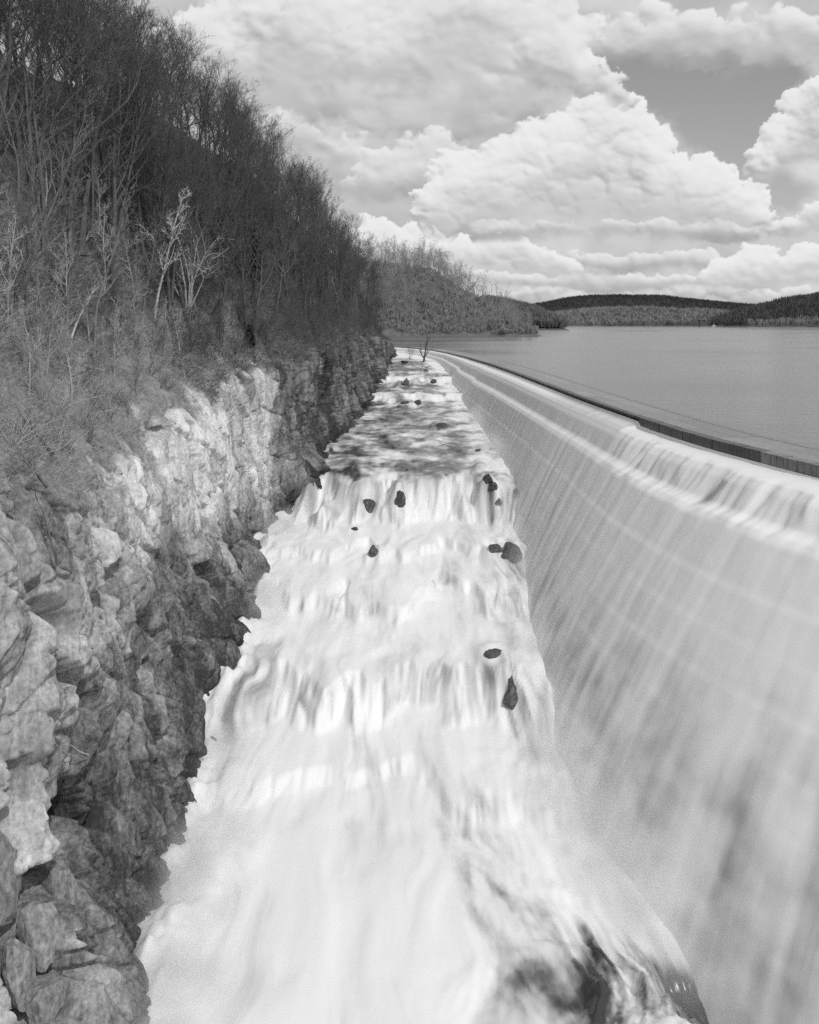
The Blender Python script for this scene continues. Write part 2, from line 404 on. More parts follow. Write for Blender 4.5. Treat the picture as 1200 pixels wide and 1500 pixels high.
# ------------------------------------------------------------------ cliff and hillside
nS, nT = 960, 400
Ys = np.r_[np.linspace(17, 42, 31)[:-1], np.exp(np.linspace(math.log(42), math.log(165), 640))[:-1], np.exp(np.linspace(math.log(165), math.log(520), 291))]; nS = len(Ys)
tt = np.r_[np.linspace(0, 1, 290), 1 + np.linspace(0, 1, nT - 290 + 1)[1:] ** 1.25]
YC, TT = np.meshgrid(Ys, tt, indexing='ij')
SH = .20 * sstep(20, 45, YC) * (1 - sstep(200, 330, YC))
YY = YC + SH * (np.clip(TT, 0, 1) - .5) * 30                # columns of the mesh follow the leaning joints
ZB = np.interp(YY, [17, 40, 70, 100, 130, 160, 200, 260, 300, 350, 400, 470, 520], [5, 4, 3, 2.0, 4, 6.5, 9.5, 10, 8, 6, 4.5, 3, 3])
BB = np.interp(YY, [17, 50, 100, 130, 150, 165, 200, 300, 400, 520], [9, 9.5, 11.5, 9.5, 6.5, 5, 4, 4, 5, 8])
RG = np.interp(YY, [17, 260, 330, 400, 450, 520], [1, 1, .85, .62, .5, .45])
ZF = zc(YY) - 2.5
XFg = xf(YY)
tc_ = np.clip(TT, 0, 1)
cprof = np.interp(tc_, [0, .12, .28, .38, .55, .75, .9, 1.0], [0, .10, .30, .42, .50, .60, .76, 1.0])
X0 = XFg - BB * cprof
Z0 = ZF + (ZB - ZF) * tc_
tu = np.clip(TT - 1, 0, 1)
X0 = X0 - np.interp(tu, [0, .12, .35, .6, 1], [0, 3.5, 12, 36, 130])
Z0 = Z0 + RG * np.interp(tu, [0, .12, .35, .6, 1], [0, 5, 27, 50, 78])
cl = 1 - sstep(.93, 1.10, TT)                 # how much is bare cliff
# large forms
big = fbm(YY * .045, Z0 * .05, 3.3, 3, 5)
big2 = fbm(YY * .11, Z0 * .07, 9.1, 3, 15)
dX = big * 3.2 + big2 * 1.0
dX = dX * (0.35 + .65 * sstep(40, 70, YY))
dX += 2.6 * np.exp(-((YY - 142) / 13) ** 2) * sstep(-20, -8, Z0) * (1 - sstep(4, 9, Z0))     # the pale bulge
dX -= 3.0 * np.exp(-((YY - 163) / 5.0) ** 2) * sstep(-16, -10, Z0)
dX -= 2.2 * np.exp(-((YY - 86) / 5) ** 2) * sstep(-16, -8, Z0)                                # gully
dX += 1.6 * np.exp(-((YY - 104) / 9) ** 2) * (1 - sstep(-17, -11, Z0)) * sstep(0, .1, TT)
# leaning joint planes: shear the coordinates so that joints run steeply
wob = fbm(YY * .08, Z0 * .07, 1.0, 2, 31) * 4.0
jy = YC + wob
h1, e1, r1 = cells(X0 * .03, jy * .17, (Z0 - .25 * YY) * .04, 3, .5, .14)
h2, e2, r2 = cells(X0 * .05, jy * .58, (Z0 - .3 * YY + wob) * .10, 4, .4, .24)
h4, e4, r4 = cells(X0 * .03, YY * .15 + Z0 * .09, Z0 * .11 - YY * .06, 6, .6, .10)      # oblique breaks
r3 = facet(jy * 1.2, Z0 * .5, 12)
h5, e5, r5 = cells(X0 * .03, jy * .75 + .12 * Z0, Z0 * .21 - .12 * YY, 8, .5, .2); crk5 = 1 - sstep(.02, .11, e5)
fine_ = fbm(jy * 1.8, Z0 * .5, X0 * .3, 3, 41)
calm = 1 - .55 * sstep(72, 88, YY) * (1 - sstep(150, 158, YY)) * sstep(-18, -12, Z0)
crk1 = (1 - sstep(.015, .10, e1)); crk2 = (1 - sstep(0.01, .14, e2)); crk4 = (1 - sstep(.01, .085, e4))
rel = h1 * .55 + h4 * .35 + 1.25 * facet(jy * .17 + 3.3, Z0 * .06 + YY * .02, 21) + calm * (h2 * .26 + .75 * facet(jy * .43 + Z0 * .05, Z0 * .11 - YY * .05, 22) + .15 * h5 + .58 * facet(jy * 1.0 - Z0 * .1, Z0 * .26 + YY * .1, 23)
      + .32 * facet(jy * 2.3 + Z0 * .2, Z0 * .95, 24) + .15 * facet(jy * 4.6, Z0 * 2.1 + YY * .5, 25) + fine_ * .06) - crk1 * .28 - crk2 * .16 * calm - crk4 * .55 - crk5 * .42 * (.4 + .6 * calm)
dX += cl * rel
# deep open crevices between leaning slabs low down on the near cliff
def crevice(y0, z0, y1, z1, w, depth):
    vy, vz = y1 - y0, z1 - z0
    t = np.clip(((YY - y0) * vy + (Z0 - z0) * vz) / (vy * vy + vz * vz), 0, 1)
    dd = np.hypot(YY - (y0 + t * vy), (Z0 - (z0 + t * vz)) * .8) + .12 * h2 + .12 * r3
    return depth * (1 - sstep(w * .35, w, dd)) * np.sin(np.pi * np.clip(t * .8 + .1, 0, 1)) ** .5
_u = 600 + F * (X0 + dX) / YY; _v = HOR - F * (Z0 - CAM_H) / YY
def face_at(px, py):
    k = np.argsort(((_u - px) ** 2 + (_v - py) ** 2).ravel())[:4]; k = k[np.argmin(YY.ravel()[k])]
    return YY.ravel()[k], Z0.ravel()[k], int(k)
def crev_px(x0, y0, x1, y1, w, dp):
    a_, b_ = face_at(x0, y0), face_at(x1, y1); return crevice(a_[0], a_[1], b_[0], b_[1], w, dp)
CREV = sum(crev_px(c[0], c[1], c[2], c[3], c[4] * (2.3 if c[1] > 1100 else 1.5), c[5] * (2.0 if c[1] > 1100 else 1.4)) for c in [
    (95, 1190, 55, 1330, .75, 3.6), (55, 1330, 70, 1470, .8, 3.6), (100, 1155, 130, 1215, .5, 2.4), (150, 1185, 145, 1225, .35, 2.0), (20, 1235, 45, 1130, .5, 2.6), (75, 1360, 100, 1430, .3, 1.8),
    (45, 1400, 55, 1495, .45, 2.2), (10, 1280, 30, 1310, .3, 1.4), (130, 1400, 110, 1490, .3, 1.5), (160, 1370, 140, 1440, .25, 1.0),
    (218, 600, 226, 690, .35, 1.0), (285, 640, 288, 700, .4, 1.2), (318, 700, 300, 770, .5, 1.2), (105, 645, 122, 690, .5, 1.4), (160, 590, 215, 580, .5, 1.2), (290, 830, 330, 870, .9, 1.8),
    (90, 975, 130, 1030, .6, 1.8), (175, 830, 150, 900, .7, 1.6), (70, 880, 100, 930, .8, 1.6), (225, 640, 260, 600, .4, 1.0), (310, 575, 325, 640, .4, 1.0), (375, 560, 380, 640, .5, 1.2), (130, 880, 175, 860, .5, 1.4),
    (240, 930, 215, 1010, .5, 1.2), (255, 1060, 240, 1120, .5, 1.2), (20, 700, 60, 800, .6, 1.6), (60, 800, 75, 900, .4, 1.2)])
dX -= cl * CREV
# slope roughness
so = 1 - cl
dX += so * (fbm(YY * .12, Z0 * .12, X0 * .1, 4, 51) * 2.6 + fbm(YY * .8, Z0 * .8, X0 * .8, 3, 55) * .5)
Xc_ = X0 + dX
Yc_ = YY + cl * fbm(Z0 * .3, YY * .3, 7, 2, 61) * .4
Zc_ = Z0 + so * fbm(YY * .3, X0 * .3, 2, 3, 71) * 1.2
# tone of the stone: pale weathered streaked faces on the bulge, darker stone with painted-in cloud shade beyond, seeping stone low down
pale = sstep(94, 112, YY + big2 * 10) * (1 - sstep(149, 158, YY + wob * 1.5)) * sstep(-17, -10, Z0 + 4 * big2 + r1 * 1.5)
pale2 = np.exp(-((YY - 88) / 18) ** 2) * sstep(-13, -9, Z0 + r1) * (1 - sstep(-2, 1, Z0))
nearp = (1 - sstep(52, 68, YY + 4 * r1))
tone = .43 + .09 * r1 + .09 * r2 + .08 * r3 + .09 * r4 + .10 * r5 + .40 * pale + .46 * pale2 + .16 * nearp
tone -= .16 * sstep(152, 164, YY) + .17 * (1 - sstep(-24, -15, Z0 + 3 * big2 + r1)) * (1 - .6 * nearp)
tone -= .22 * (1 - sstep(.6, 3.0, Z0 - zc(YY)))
soilm = sstep(.93, 1.03, TT + fbm(YY * .35, Z0 * .5, 3, 3, 81) * .16 + .05 * r2)
ledge = sstep(.15, .5, fbm(YY * .16, Z0 * .16, 5, 4, 91)) * sstep(.3, .6, tc_) * cl * .8
soilm = np.clip(np.maximum(soilm, ledge * (1 - pale)), 0, 1)
CV = np.stack([Xc_, Yc_, Zc_], -1)
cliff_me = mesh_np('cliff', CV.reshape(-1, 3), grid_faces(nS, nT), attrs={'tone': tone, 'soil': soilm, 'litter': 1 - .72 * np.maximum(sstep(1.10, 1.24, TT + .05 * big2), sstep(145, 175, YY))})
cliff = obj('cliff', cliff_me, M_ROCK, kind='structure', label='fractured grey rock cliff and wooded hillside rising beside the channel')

# ------------------------------------------------------------------ waterfall over the stepped spillway
nq = 190
base_prof = [(0.30, -.95), (.55, -1.25), (1.0, -1.38), (2.6, -1.5), (3.6, -1.75), (4.5, -2.5), (5.3, -3.6), (6.1, -4.7), (6.7, -5.0), (7.5, -5.25), (8.3, -5.8), (9.0, -6.8)]
d_, z_ = base_prof[-1]
while z_ > -40:
    g_ = 1.14 - .46 * min(1, (-z_ - 6) / 22)
    base_prof += [(d_ + 1.27 * g_, z_ - 2.10), (d_ + 1.69 * g_, z_ - 2.84), (d_ + 2.05 * g_, z_ - 3.25)]
    d_, z_ = d_ + 2.05 * g_, z_ - 3.25
base_prof = np.array(base_prof)
pl = np.r_[0, np.cumsum(np.hypot(*np.diff(base_prof, axis=0).T))]
pq = np.linspace(0, pl[-1], 700)
pd = smooth1(np.interp(pq, pl, base_prof[:, 0]), 5); pz = smooth1(np.interp(pq, pl, base_prof[:, 1]), 5)
pd_s = smooth1(pd, 75); pz_s = smooth1(pz, 75); _w = sstep(8.5, 12, -pz); pd_s = pd_s * _w + pd * (1 - _w); pz_s = pz_s * _w + pz * (1 - _w)
def dfac(Y): return np.interp(Y, [90, 130, 160, 400], [1.0, .74, .68, .72])
def crest_at(Y):
    """point, downstream normal and depth of the spillway for a crest position given by its y"""
    x = crest_x(Y); e = 1.5
    tx = crest_x(Y + e) - crest_x(Y - e); ty = 2 * e + 0 * x
    L = np.hypot(tx, ty); return x, -ty / L, tx / L
YS = np.r_[np.linspace(8, 60, 90)[:-1], np.exp(np.linspace(math.log(60), math.log(400), 480)), np.linspace(401, 420, 30)]
fx, fnx, fny = crest_at(YS)
DD = -zc(np.clip(YS + 2, 20, 470)) + np.interp(YS, [80, 120], [8, 2.2])
KS = np.clip(DD / 13, .22, 1)
Q = np.linspace(0, 1, nq) ** 1.25
fv = np.zeros((len(YS), nq, 3)); ff = np.zeros((len(YS), nq))
for i in range(len(YS)):
    k = KS[i]
    j_end = np.searchsorted(-pz * k, DD[i]); j_end = min(j_end, len(pq) - 1)
    qq = Q * pq[j_end]
    mk = np.clip(.48 + 1.2 * fbm(YS[i] * .07 + 0 * qq, qq * .11, 4.0, 3, 151), 0, 1)
    d = (np.interp(qq, pq, pd) * mk + np.interp(qq, pq, pd_s) * (1 - mk)) * k * float(dfac(YS[i])); z = (np.interp(qq, pq, pz) * mk + np.interp(qq, pq, pz_s) * (1 - mk)) * k
    fv[i, :, 0] = fx[i] + fnx[i] * d; fv[i, :, 1] = YS[i] + fny[i] * d; fv[i, :, 2] = z
_t = -fv[:, :, 2] / KS[:, None]; fv[:, :, 2] += (.6 * sstep(118.6, 119.6, YS) * KS)[:, None] * (1 - sstep(.8, 2.0, _t))
_fx, _fy = [], []
for i in range(len(YS)):
    zi = zc(fv[i, :, 1]); j = int(np.argmax(fv[i, :, 2] < zi)) or nq - 1
    _fx.append(fv[i, j, 0]); _fy.append(fv[i, j, 1])
_o = np.argsort(_fy); FOOT_Y = np.array(_fy)[_o]; FOOT_X = np.array(_fx)[_o]
SS, DZ = np.meshgrid(YS, np.ones(nq), indexing='ij')
zz = fv[:, :, 2]; drop = -zz / KS[:, None]
dpt = (fv[:, :, 0] - fx[:, None]) * fnx[:, None] + (fv[:, :, 1] - YS[:, None]) * fny[:, None]
amp = sstep(1.6, 7, drop)
# long streaks that run down the face, lobes that start at each ledge
st1 = fbm(SS * .34, drop * .035, 2.0, 4, 101)
st2 = fbm(SS * .75, drop * .06, 5.0, 3, 111)
lobe = fbm(SS * .30, (drop + 1.5 * fbm(SS * .05, 0 * SS, 2.2, 2, 125)) / 3.25 * .8, 8.0, 3, 121)
near = 1 - sstep(112, 122, SS)
disp = amp * (.22 * st1 + .03 * st2 + .08 * lobe) + near * sstep(1.5, 1.9, drop) * (1 - sstep(4.9, 6, drop)) * (fbm(SS * .5, drop * .1, 3, 3, 131) * .7)
disp *= np.clip(KS[:, None], .35, 1)
fv[:, :, 0] += fnx[:, None] * disp * .9; fv[:, :, 1] += fny[:, None] * disp * .9; fv[:, :, 2] += disp * .45
# scalloped first lip on the near length
sc = near * sstep(1.2, 1.7, drop) * (1 - sstep(2.5, 5.0, drop))
fv[:, :, 0] += fnx[:, None] * sc * fbm(SS * .16, 0 * SS, 4, 3, 141) * 1.6
low = sstep(7, 24, drop)
foam = 1.04 + .28 * st1 * amp + (.14 + .10 * low) * st2 * amp + (.08 + .26 * low) * lobe * amp
foam -= .32 * low  # lower face greyed in colour for the shade on the steep drop
rim = np.exp(-((drop - 6.4) / 1.0) ** 2) + np.exp(-((drop - 1.9) / .6) ** 2)
foam += .12 * rim
farL = sstep(117, 121, SS)
foam -= farL * (.38 + .15 * st2) * (1 - sstep(1.5, 2.2, drop)) * (1 - sstep(150, 190, SS))          # bare grey ledge beyond the notch
foam -= farL * .16 * sstep(1.8, 2.6, drop) * (1 - sstep(4.6, 6.2, drop))
dark = np.exp(-((SS - 88.5 - .5 * (drop - 3)) / .9) ** 2) * sstep(2.0, 2.8, drop) * (1 - sstep(4.6, 5.6, drop))
foam -= .55 * dark * near
fall_me = mesh_np('waterfall', fv.reshape(-1, 3), grid_faces(len(YS), nq), smooth=True, attrs={'foam': foam})
obj('waterfall', fall_me, M_FALL, kind='structure', label='smooth white sheet of water sliding down the stepped spillway face')

# ------------------------------------------------------------------ rapids in the channel
def base_x(Y): return np.interp(Y, FOOT_Y, FOOT_X)
nR, nX = 640, 240
YR = np.exp(np.linspace(math.log(30), math.log(432), nR))
xl = xf(YR) - 4.5; xr = np.where(YR < 400, base_x(np.clip(YR, 30, 400)) + 6.0, base_x(400.0) + 3 + 0 * YR)
u = np.linspace(0, 1, nX)
RX = xl[:, None] + (xr - xl)[:, None] * u[None, :]
RY = YR[:, None] + 0 * RX
wl = fbm(RX * .11, RY * .030, 1.7, 3, 201) * 26 + fbm(RX * .36, RY * .08, 2.2, 3, 205) * 8
lipw = np.exp(-((RY - 158) / 22) ** 2) + .6 * np.exp(-((RY - 97) / 16) ** 2) + .7 * np.exp(-((RY - 124) / 15) ** 2) + .4 * np.exp(-((RY - 79) / 6) ** 2) + .35 * sstep(230, 262, RY)
Yeff = RY + wl * np.clip(lipw, .15, 1)
RZ = zc(Yeff)
slope = np.clip((zc(Yeff + 2) - zc(Yeff - 2)) / 4, 0, 2)
turb = 1 - sstep(140, 175, RY)
wxr = fbm(RX * .10, RY * .07, 4.4, 2, 215) * 5; wyr = fbm(RX * .10, RY * .07, 8.4, 2, 216) * 8
_b = fbm((RX + wxr) * .15, (RY + wyr) * .055, .5, 3, 211, .38)
lump = .55 - 1.7 * np.sqrt(_b * _b + .02); rip = fbm(RX * .9, RY * .28, 1.5, 3, 221)
RZ = RZ + turb * (lump * .8 + rip * .03) + (1 - turb) * (fbm(RX * .25, RY * .20, 3.1, 3, 231) * .55 + fbm(RX * .5, RY * .6, 4.1, 2, 241) * .12)
bx_r = base_x(np.clip(RY, 30, 400))
pile = np.exp(-((RX - bx_r + 2.5) / 2.6) ** 2) * sstep(64, 78, RY)
RZ += pile * sstep(-2, -20, RZ) * (.10 + fbm(RX * .3, RY * .2, 6, 3, 251) * .7)
RZ += np.exp(-((RX - xf(RY)) / 2.6) ** 2) * turb * (.5 + 1.6 * fbm(RX * .4, RY * .28, 4.7, 3, 255))      # surge against the cliff
# plunge hole at the foot of the falls
hole = np.exp(-(((RX - bx_r + 1.6) / 2.7) ** 2 + ((RY - 57.5) / 5.0) ** 2))
RZ -= 4.0 * hole
RZ += np.exp(-(((RX - 15) / 9) ** 2 + ((RY - 58) / 9) ** 2)) * fbm((RX + wxr) * .5, (RY + wyr) * .22, 3.3, 4, 335, .55) * 1.3
RZ += 2.2 * np.exp(-(((RX - 16.5) / 2.0) ** 2 + ((RY - 53.5) / 2.2) ** 2))
RZ -= np.clip(RX - bx_r - .8, 0, 9) * .9
def solve(px, py):
    """where the line of sight through a photo pixel meets the channel"""
    best = None
    for Y in np.linspace(45, 400, 3000):
        X = (px - 600) / F * Y; Z = CAM_H + (HOR - py) / F * Y
        if Z <= zc(Y): return X, Y
    return X, Y
BO = [  # photo x, y of the foot, width px, height px, label
    (595, 564, 15, 11, 'rounded dark boulder in the upper cascade beside the bare channel tree'),
    (635, 563, 9, 8, 'small dark boulder at the falls end of the upper cascade'),
    (613, 595, 9, 9, 'upright dark boulder in the second cascade below the upper one'),
    (594, 594, 9, 6, 'low wet boulder in the second cascade nearer the cliff'),
    (624, 545, 7, 4, 'tiny dark stone in shallow water above the upper cascade'),
    (592, 531, 8, 3, 'flat dark stone by the cliff foot near the crest'),
    (645, 626, 14, 6, 'flat dark rock in the quiet flat reach'),
    (700, 663, 8, 5, 'little lone stone in spray beside the long waterfall'),
    (540, 740, 16, 18, 'pointed dark rock on the main ledge nearer the cliff'),
    (585, 756, 14, 20, 'tall pointed dark rock standing out of the main ledge'),
    (716, 738, 13, 14, 'dark angular rock beside the falls at the main ledge'),
    (722, 745, 14, 12, 'blocky dark rock leaning on another at the main ledge'),
    (731, 754, 9, 7, 'small dark triangular rock under the main ledge'),
    (519, 779, 9, 6, 'small dark stone in foam below the main ledge'),
    (547, 818, 12, 19, 'thin dark rock amid white foam in the middle reach'),
    (746, 826, 27, 24, 'large streaming dark rock at the foot of the waterfall'),
    (728, 822, 18, 12, 'ragged rock fragment beside the large streaming rock'),
    (722, 972, 22, 26, 'wet rock under curling water on the lower ledge'),
    (750, 1036, 24, 34, 'long dark rock fin below the lower ledge'),
]
wake = np.zeros(RX.shape)
for (px, py, wpx, hpx, lab) in BO:                    # water piles up behind each boulder and parts below it
    X, Y = solve(px, py); w_ = wpx * Y / F; h_ = hpx * Y / F
    RZ += .55 * h_ * np.exp(-((RX - X) / (1.1 * w_)) ** 2 - ((RY - Y - .9 * w_) / (1.5 * w_)) ** 2)
    RZ += .25 * h_ * np.exp(-((np.abs(RX - X) - .8 * w_) / (.35 * w_)) ** 2 - ((RY - Y + .6 * w_) / (1.6 * w_)) ** 2)
    wake += np.exp(-((RX - X) / (.75 * w_)) ** 2 - ((RY - Y + 1.6 * w_) / (1.8 * w_)) ** 2)
# foam: white where the water breaks, grey where it runs smooth over the flat upper bed
fl = fbm(RX * .22, RY * .055, 7.7, 4, 261)
flat = sstep(160, 168, Yeff) * (1 - sstep(345, 380, RY))
rfoam = .98 + .20 * fl
rfoam -= flat * (.60 - .95 * fbm(RX * .13, RY * .11, 9.9, 4, 271) - .5 * fbm(RX * .4, RY * .45, 3.9, 3, 275))
edge = sstep(.0, 10, RX - bx_r + 11)                                     # bubbles below the falls
rfoam += flat * .42 * sstep(-9, -2, RX - bx_r)
for yl, wd in ((303, 7), (266, 6)):
    rfoam += .75 * np.exp(-((Yeff - yl + 3.5) / (wd * .7)) ** 2) * (.75 + fl)
tong = np.exp(-((Yeff - 161) / 5.5) ** 2)
rfoam -= .42 * tong * (.75 + 1.3 * fbm(RX * .3, RY * .02, 1, 3, 281))
fib = fbm((RX + .8 * wxr) * 1.3, (RY + wyr) * .05, 3.4, 4, 303, .6); fib2 = fbm((RX + wxr) * .5, (RY + wyr) * .035, 5.4, 4, 304, .55)
rfoam -= (.30 * sstep(.0, .6, fbm((RX + wxr) * .22, (RY + wyr) * .05, 2.4, 5, 301, .5)) + .18 * np.clip(.2 + fib, 0, 1) + .20 * np.clip(.05 + fib2, 0, 1) - .10) * turb  # grey flow strands; the broad ones also paint in missing shading
rfoam -= .12 * (1 - sstep(-.35, .35, lump)) * turb  # hollows between the mounds greyed as painted shade
rfoam -= .25 * np.exp(-((Yeff - 98) / 4) ** 2) * sstep(-.1, .5, fbm((RX + wxr) * .3, RY * .03, 6.4, 3, 305))
pool = np.exp(-(((RX - bx_r + 6.5) / 8.0) ** 2 + ((RY - 56.5) / 8.0) ** 2))
pool = sstep(.24, .90, pool + .48 * fbm(RX * .30 + .12 * RY, RY * .13, 5, 5, 311, .55))
rfoam -= pool * (.72 - .9 * np.clip(fbm((RX + wxr) * .8, (RY + wyr) * .25, 2.5, 5, 331, .65), -.5, .8))
mid = np.exp(-(((RX - 6.5 + .25 * (RY - 68)) / 5.0) ** 2 + ((RY - 69) / 11) ** 2))
rfoam -= .34 * sstep(.05, 1, mid) * np.clip(.45 + 1.7 * fbm(RX * .5 + .15 * RY, RY * .22, 3, 5, 321, .6), 0, 1.4)
rfoam -= 1.0 * sstep(.2, .7, hole)
rfoam -= .38 * sstep(.10, .42, slope) * np.clip(.30 + 1.2 * fib2 + .6 * fib, 0, 1) * turb
rfoam -= .30 * np.clip(wake, 0, 1) * (.6 + fib)
rfoam += 1.0 * np.exp(-(((RX - 16.5) / 1.9) ** 2 + ((RY - 53.5) / 1.8) ** 2))
rap_me = mesh_np('rapids', np.stack([RX, RY, RZ], -1).reshape(-1, 3), grid_faces(nR, nX), smooth=True, attrs={'foam': rfoam})
rapids = obj('rapids', rap_me, M_RAPID, kind='structure', label='churning white rapids filling the rocky channel below the falls')
def rz_at(x, y):
    i = int(np.clip(np.searchsorted(YR, y), 0, nR - 1)); j = int(np.clip(round((x - xl[i]) / (xr[i] - xl[i]) * (nX - 1)), 0, nX - 1))
    return float(RZ[i, j])

# ------------------------------------------------------------------ lake: a sheet from the crest to the far shore
Yl = np.r_[np.linspace(-30, 418, 180)]
lx, lnx, lny = crest_at(Yl)
lakeL = np.stack([lx - lnx * 1.2, Yl - lny * 1.2, 0 * lx - .05], -1)
lv, lf = [], []
for a in range(len(Yl)):
    lv += [tuple(lakeL[a]), (2600.0, float(lakeL[a, 1]), -.05)]
    if a: k = 2 * a; lf.append((k - 2, k - 1, k + 1, k))
k = len(lv)
lv += [(-900.0, float(lakeL[-1, 1]), -.05), (-900.0, 9000.0, -.05), (2600.0, 9000.0, -.05)]
me = bpy.data.meshes.new('lake'); me.from_pydata(lv, [], lf + [(k, k - 2, k - 1, k + 2, k + 1)]); me.update()
obj('lake', me, M_LAKE, kind='structure', label='broad grey reservoir with fine ripples')
me = bpy.data.meshes.new('ground'); me.from_pydata([(-6000, -200, -46), (9000, -200, -46), (9000, 9000, -46), (-6000, 9000, -46)], [], [(0, 1, 2, 3)]); me.update()
obj('ground', me, M_HILL_GROUND, kind='structure', label='valley floor under the channel and the lake')

# ------------------------------------------------------------------ spillway masonry
dam = obj('spillway_dam', None, label='long curved masonry spillway with dark wet coping holding back the lake', cat='dam', loc=(0, 0, 0))
def strip_pt(Y, d, z):
    x, nx, ny = crest_at(Y); return (float(x + nx * d), float(Y + ny * d), z)
def block(Y0, Y1, d0, d1, zt, zb, name, mat, parent, sub=1, jit=0.0):
    vs_, fs_ = [], []
    for k_ in range(sub + 1):
        Y = Y0 + (Y1 - Y0) * k_ / sub
        vs_ += [strip_pt(Y, d0, zb), strip_pt(Y, d0, zt - .03), strip_pt(Y, d0 + .04, zt + jit), strip_pt(Y, d1 - .04, zt + jit), strip_pt(Y, d1, zt - .03), strip_pt(Y, d1, zb)]
        if k_:
            b_ = 6 * k_
            for q in range(5): fs_.append((b_ - 6 + q, b_ + q, b_ + q + 1, b_ - 5 + q))
    fs_ += [(0, 1, 2, 3, 4, 5), tuple(6 * sub + q for q in (5, 4, 3, 2, 1, 0))]
    me_ = bpy.data.meshes.new(name); me_.from_pydata(vs_, [], fs_); me_.update()
    return obj(name, me_, mat, parent)
rb = random.Random(5)
y = 40.0
while y < 119.0:                                   # high coping on the near length
    w_ = rb.uniform(1.5, 2.1)
    block(y + .02, min(y + w_, 119.2) - .02, -1.1, .28 + rb.uniform(-.04, .04), .16 + rb.uniform(-.03, .03), -1.6, 'coping_stone', M_COPING if y > 88 else M_VEIL, dam)
    y += w_
y = 119.5
while y < 414:                                     # lower, set back coping beyond the notch
    w_ = rb.uniform(2.2, 3.0) * (1 if y < 200 else 1.9)
    block(y + .02, y + w_ - .02, -1.0, -.05 + rb.uniform(-.03, .03), .08 + rb.uniform(-.03, .02), -1.3, 'coping_stone', M_COPING, dam)
    y += w_
for (d0, d1, zt) in ((-3.9, -1.16, .05), (-6.6, -4.0, .02)):
    yy = 36.0
    while yy < 405:
        L_ = 9.0 if yy < 160 else 22
        block(yy + .03, min(yy + L_, 406) - .03, d0, d1, zt + rb.uniform(-.015, .015), -1.2, 'apron_slab', M_STONE, dam, 5)
        yy += L_
block(36, 405, -8.3, -7.2, -.01, -1, 'apron_kerb', M_STONE, dam, 90)
# stepped core under the sheet of water
cv = fv[::6, ::4].copy(); ci = np.arange(len(YS))[::6]
cv[:, :, 0] -= fnx[ci][:, None] * 1.3; cv[:, :, 1] -= fny[ci][:, None] * 1.3; cv[:, :, 2] -= .5
obj('stepped_face', mesh_np('stepped_face', cv.reshape(-1, 3), grid_faces(cv.shape[0], cv.shape[1])), M_STONE, dam)

# ------------------------------------------------------------------ boulders and slabs
def rock_mesh(name, seed, cuts=11, sub=3):
    import bmesh
    bm = bmesh.new(); bmesh.ops.create_icosphere(bm, subdivisions=sub, radius=1.0)
    r = random.Random(seed)
    planes = []
    for _ in range(cuts):
        v = Vector((r.gauss(0, 1), r.gauss(0, 1), r.gauss(0, 1))).normalized(); planes.append((v, r.uniform(.38, .75)))
    for v in bm.verts:
        for nrm, dd in planes:
            e = v.co.dot(nrm) - dd
            if e > 0: v.co -= nrm * e * .93
    co = np.array([v.co[:] for v in bm.verts])
    nn = fbm(co[:, 0] * 1.8, co[:, 1] * 1.8, co[:, 2] * 1.8, 4, seed, .6) * .34
    for v, k_ in zip(bm.verts, nn): v.co *= 1 + k_
    me_ = bpy.data.meshes.new(name); bm.to_mesh(me_); bm.free(); return me_
ROCKS = [rock_mesh('boulder', s) for s in range(6)]
for m_ in ROCKS: m_.materials.append(M_BOULDER)
for i, (px, py, wpx, hpx, lab) in enumerate(BO):
    X, Y = solve(px, py); s_ = Y / F
    z0 = rz_at(X, Y)
    o = obj('boulder', ROCKS[i % 6], None, label=lab, cat='rock', group='boulders in the rapids')
    hh = hpx * s_
    o.scale = (wpx * s_ * .80, wpx * s_ * .8, hh * .85)
    o.location = (X, Y, z0 - hh * .22); o.rotation_euler = (rb.uniform(-.2, .2), rb.uniform(-.2, .2), rb.uniform(0, 6.28))
# rocks along the foot of the cliff
for i in range(46):
    Y = math.exp(rb.uniform(math.log(78), math.log(330))); X = float(xf(Y)) + rb.uniform(-2.0, .2)
    o = obj('boulder', ROCKS[i % 6], None, label='wet dark rock lodged along the foot of the cliff', cat='rock', group='rocks at the cliff foot')
    s_ = rb.uniform(.5, 1.5); o.scale = (s_, s_ * 1.3, s_ * .9); o.location = (X, Y, float(zc(Y)) + .1); o.rotation_euler = (rb.uniform(-.5, .5), rb.uniform(-.5, .5), rb.uniform(0, 6.28))

def surf(Y, t):
    i = int(np.clip(np.searchsorted(Ys, Y), 0, nS - 1)); j = int(np.clip(np.searchsorted(tt, t), 0, nT - 1))
    return Vector(CV[i, j])
for i, (px, py, w, h, d, lean, yaw) in enumerate([
        (24, 1290, 1.0, 4.4, .8, .10, .5), (88, 1370, .75, 3.6, .8, -.34, .7), (30, 1430, .7, 4.2, .7, .08, .6), (78, 1465, 1.1, 2.8, .8, -.1, .8), (120, 1300, 1.0, 3.4, .7, .16, .5)]):
    Y, z, k_ = face_at(px, py); p = Vector(CV.reshape(-1, 3)[k_])
    me_ = rock_mesh('rock_slab', 320 + i, 16, 3); me_.materials.append(M_SLAB); o = obj('rock_slab', me_, None, cliff); o.scale = (d * 1.9, w * 1.5, h * .85)
    o.location = (float(xf(Y) * 0 + X0.ravel()[k_] + (big * 3.2 + big2).ravel()[k_] * .35) - .85, float(Y), float(z)); o.rotation_euler = (lean, -.25, yaw)

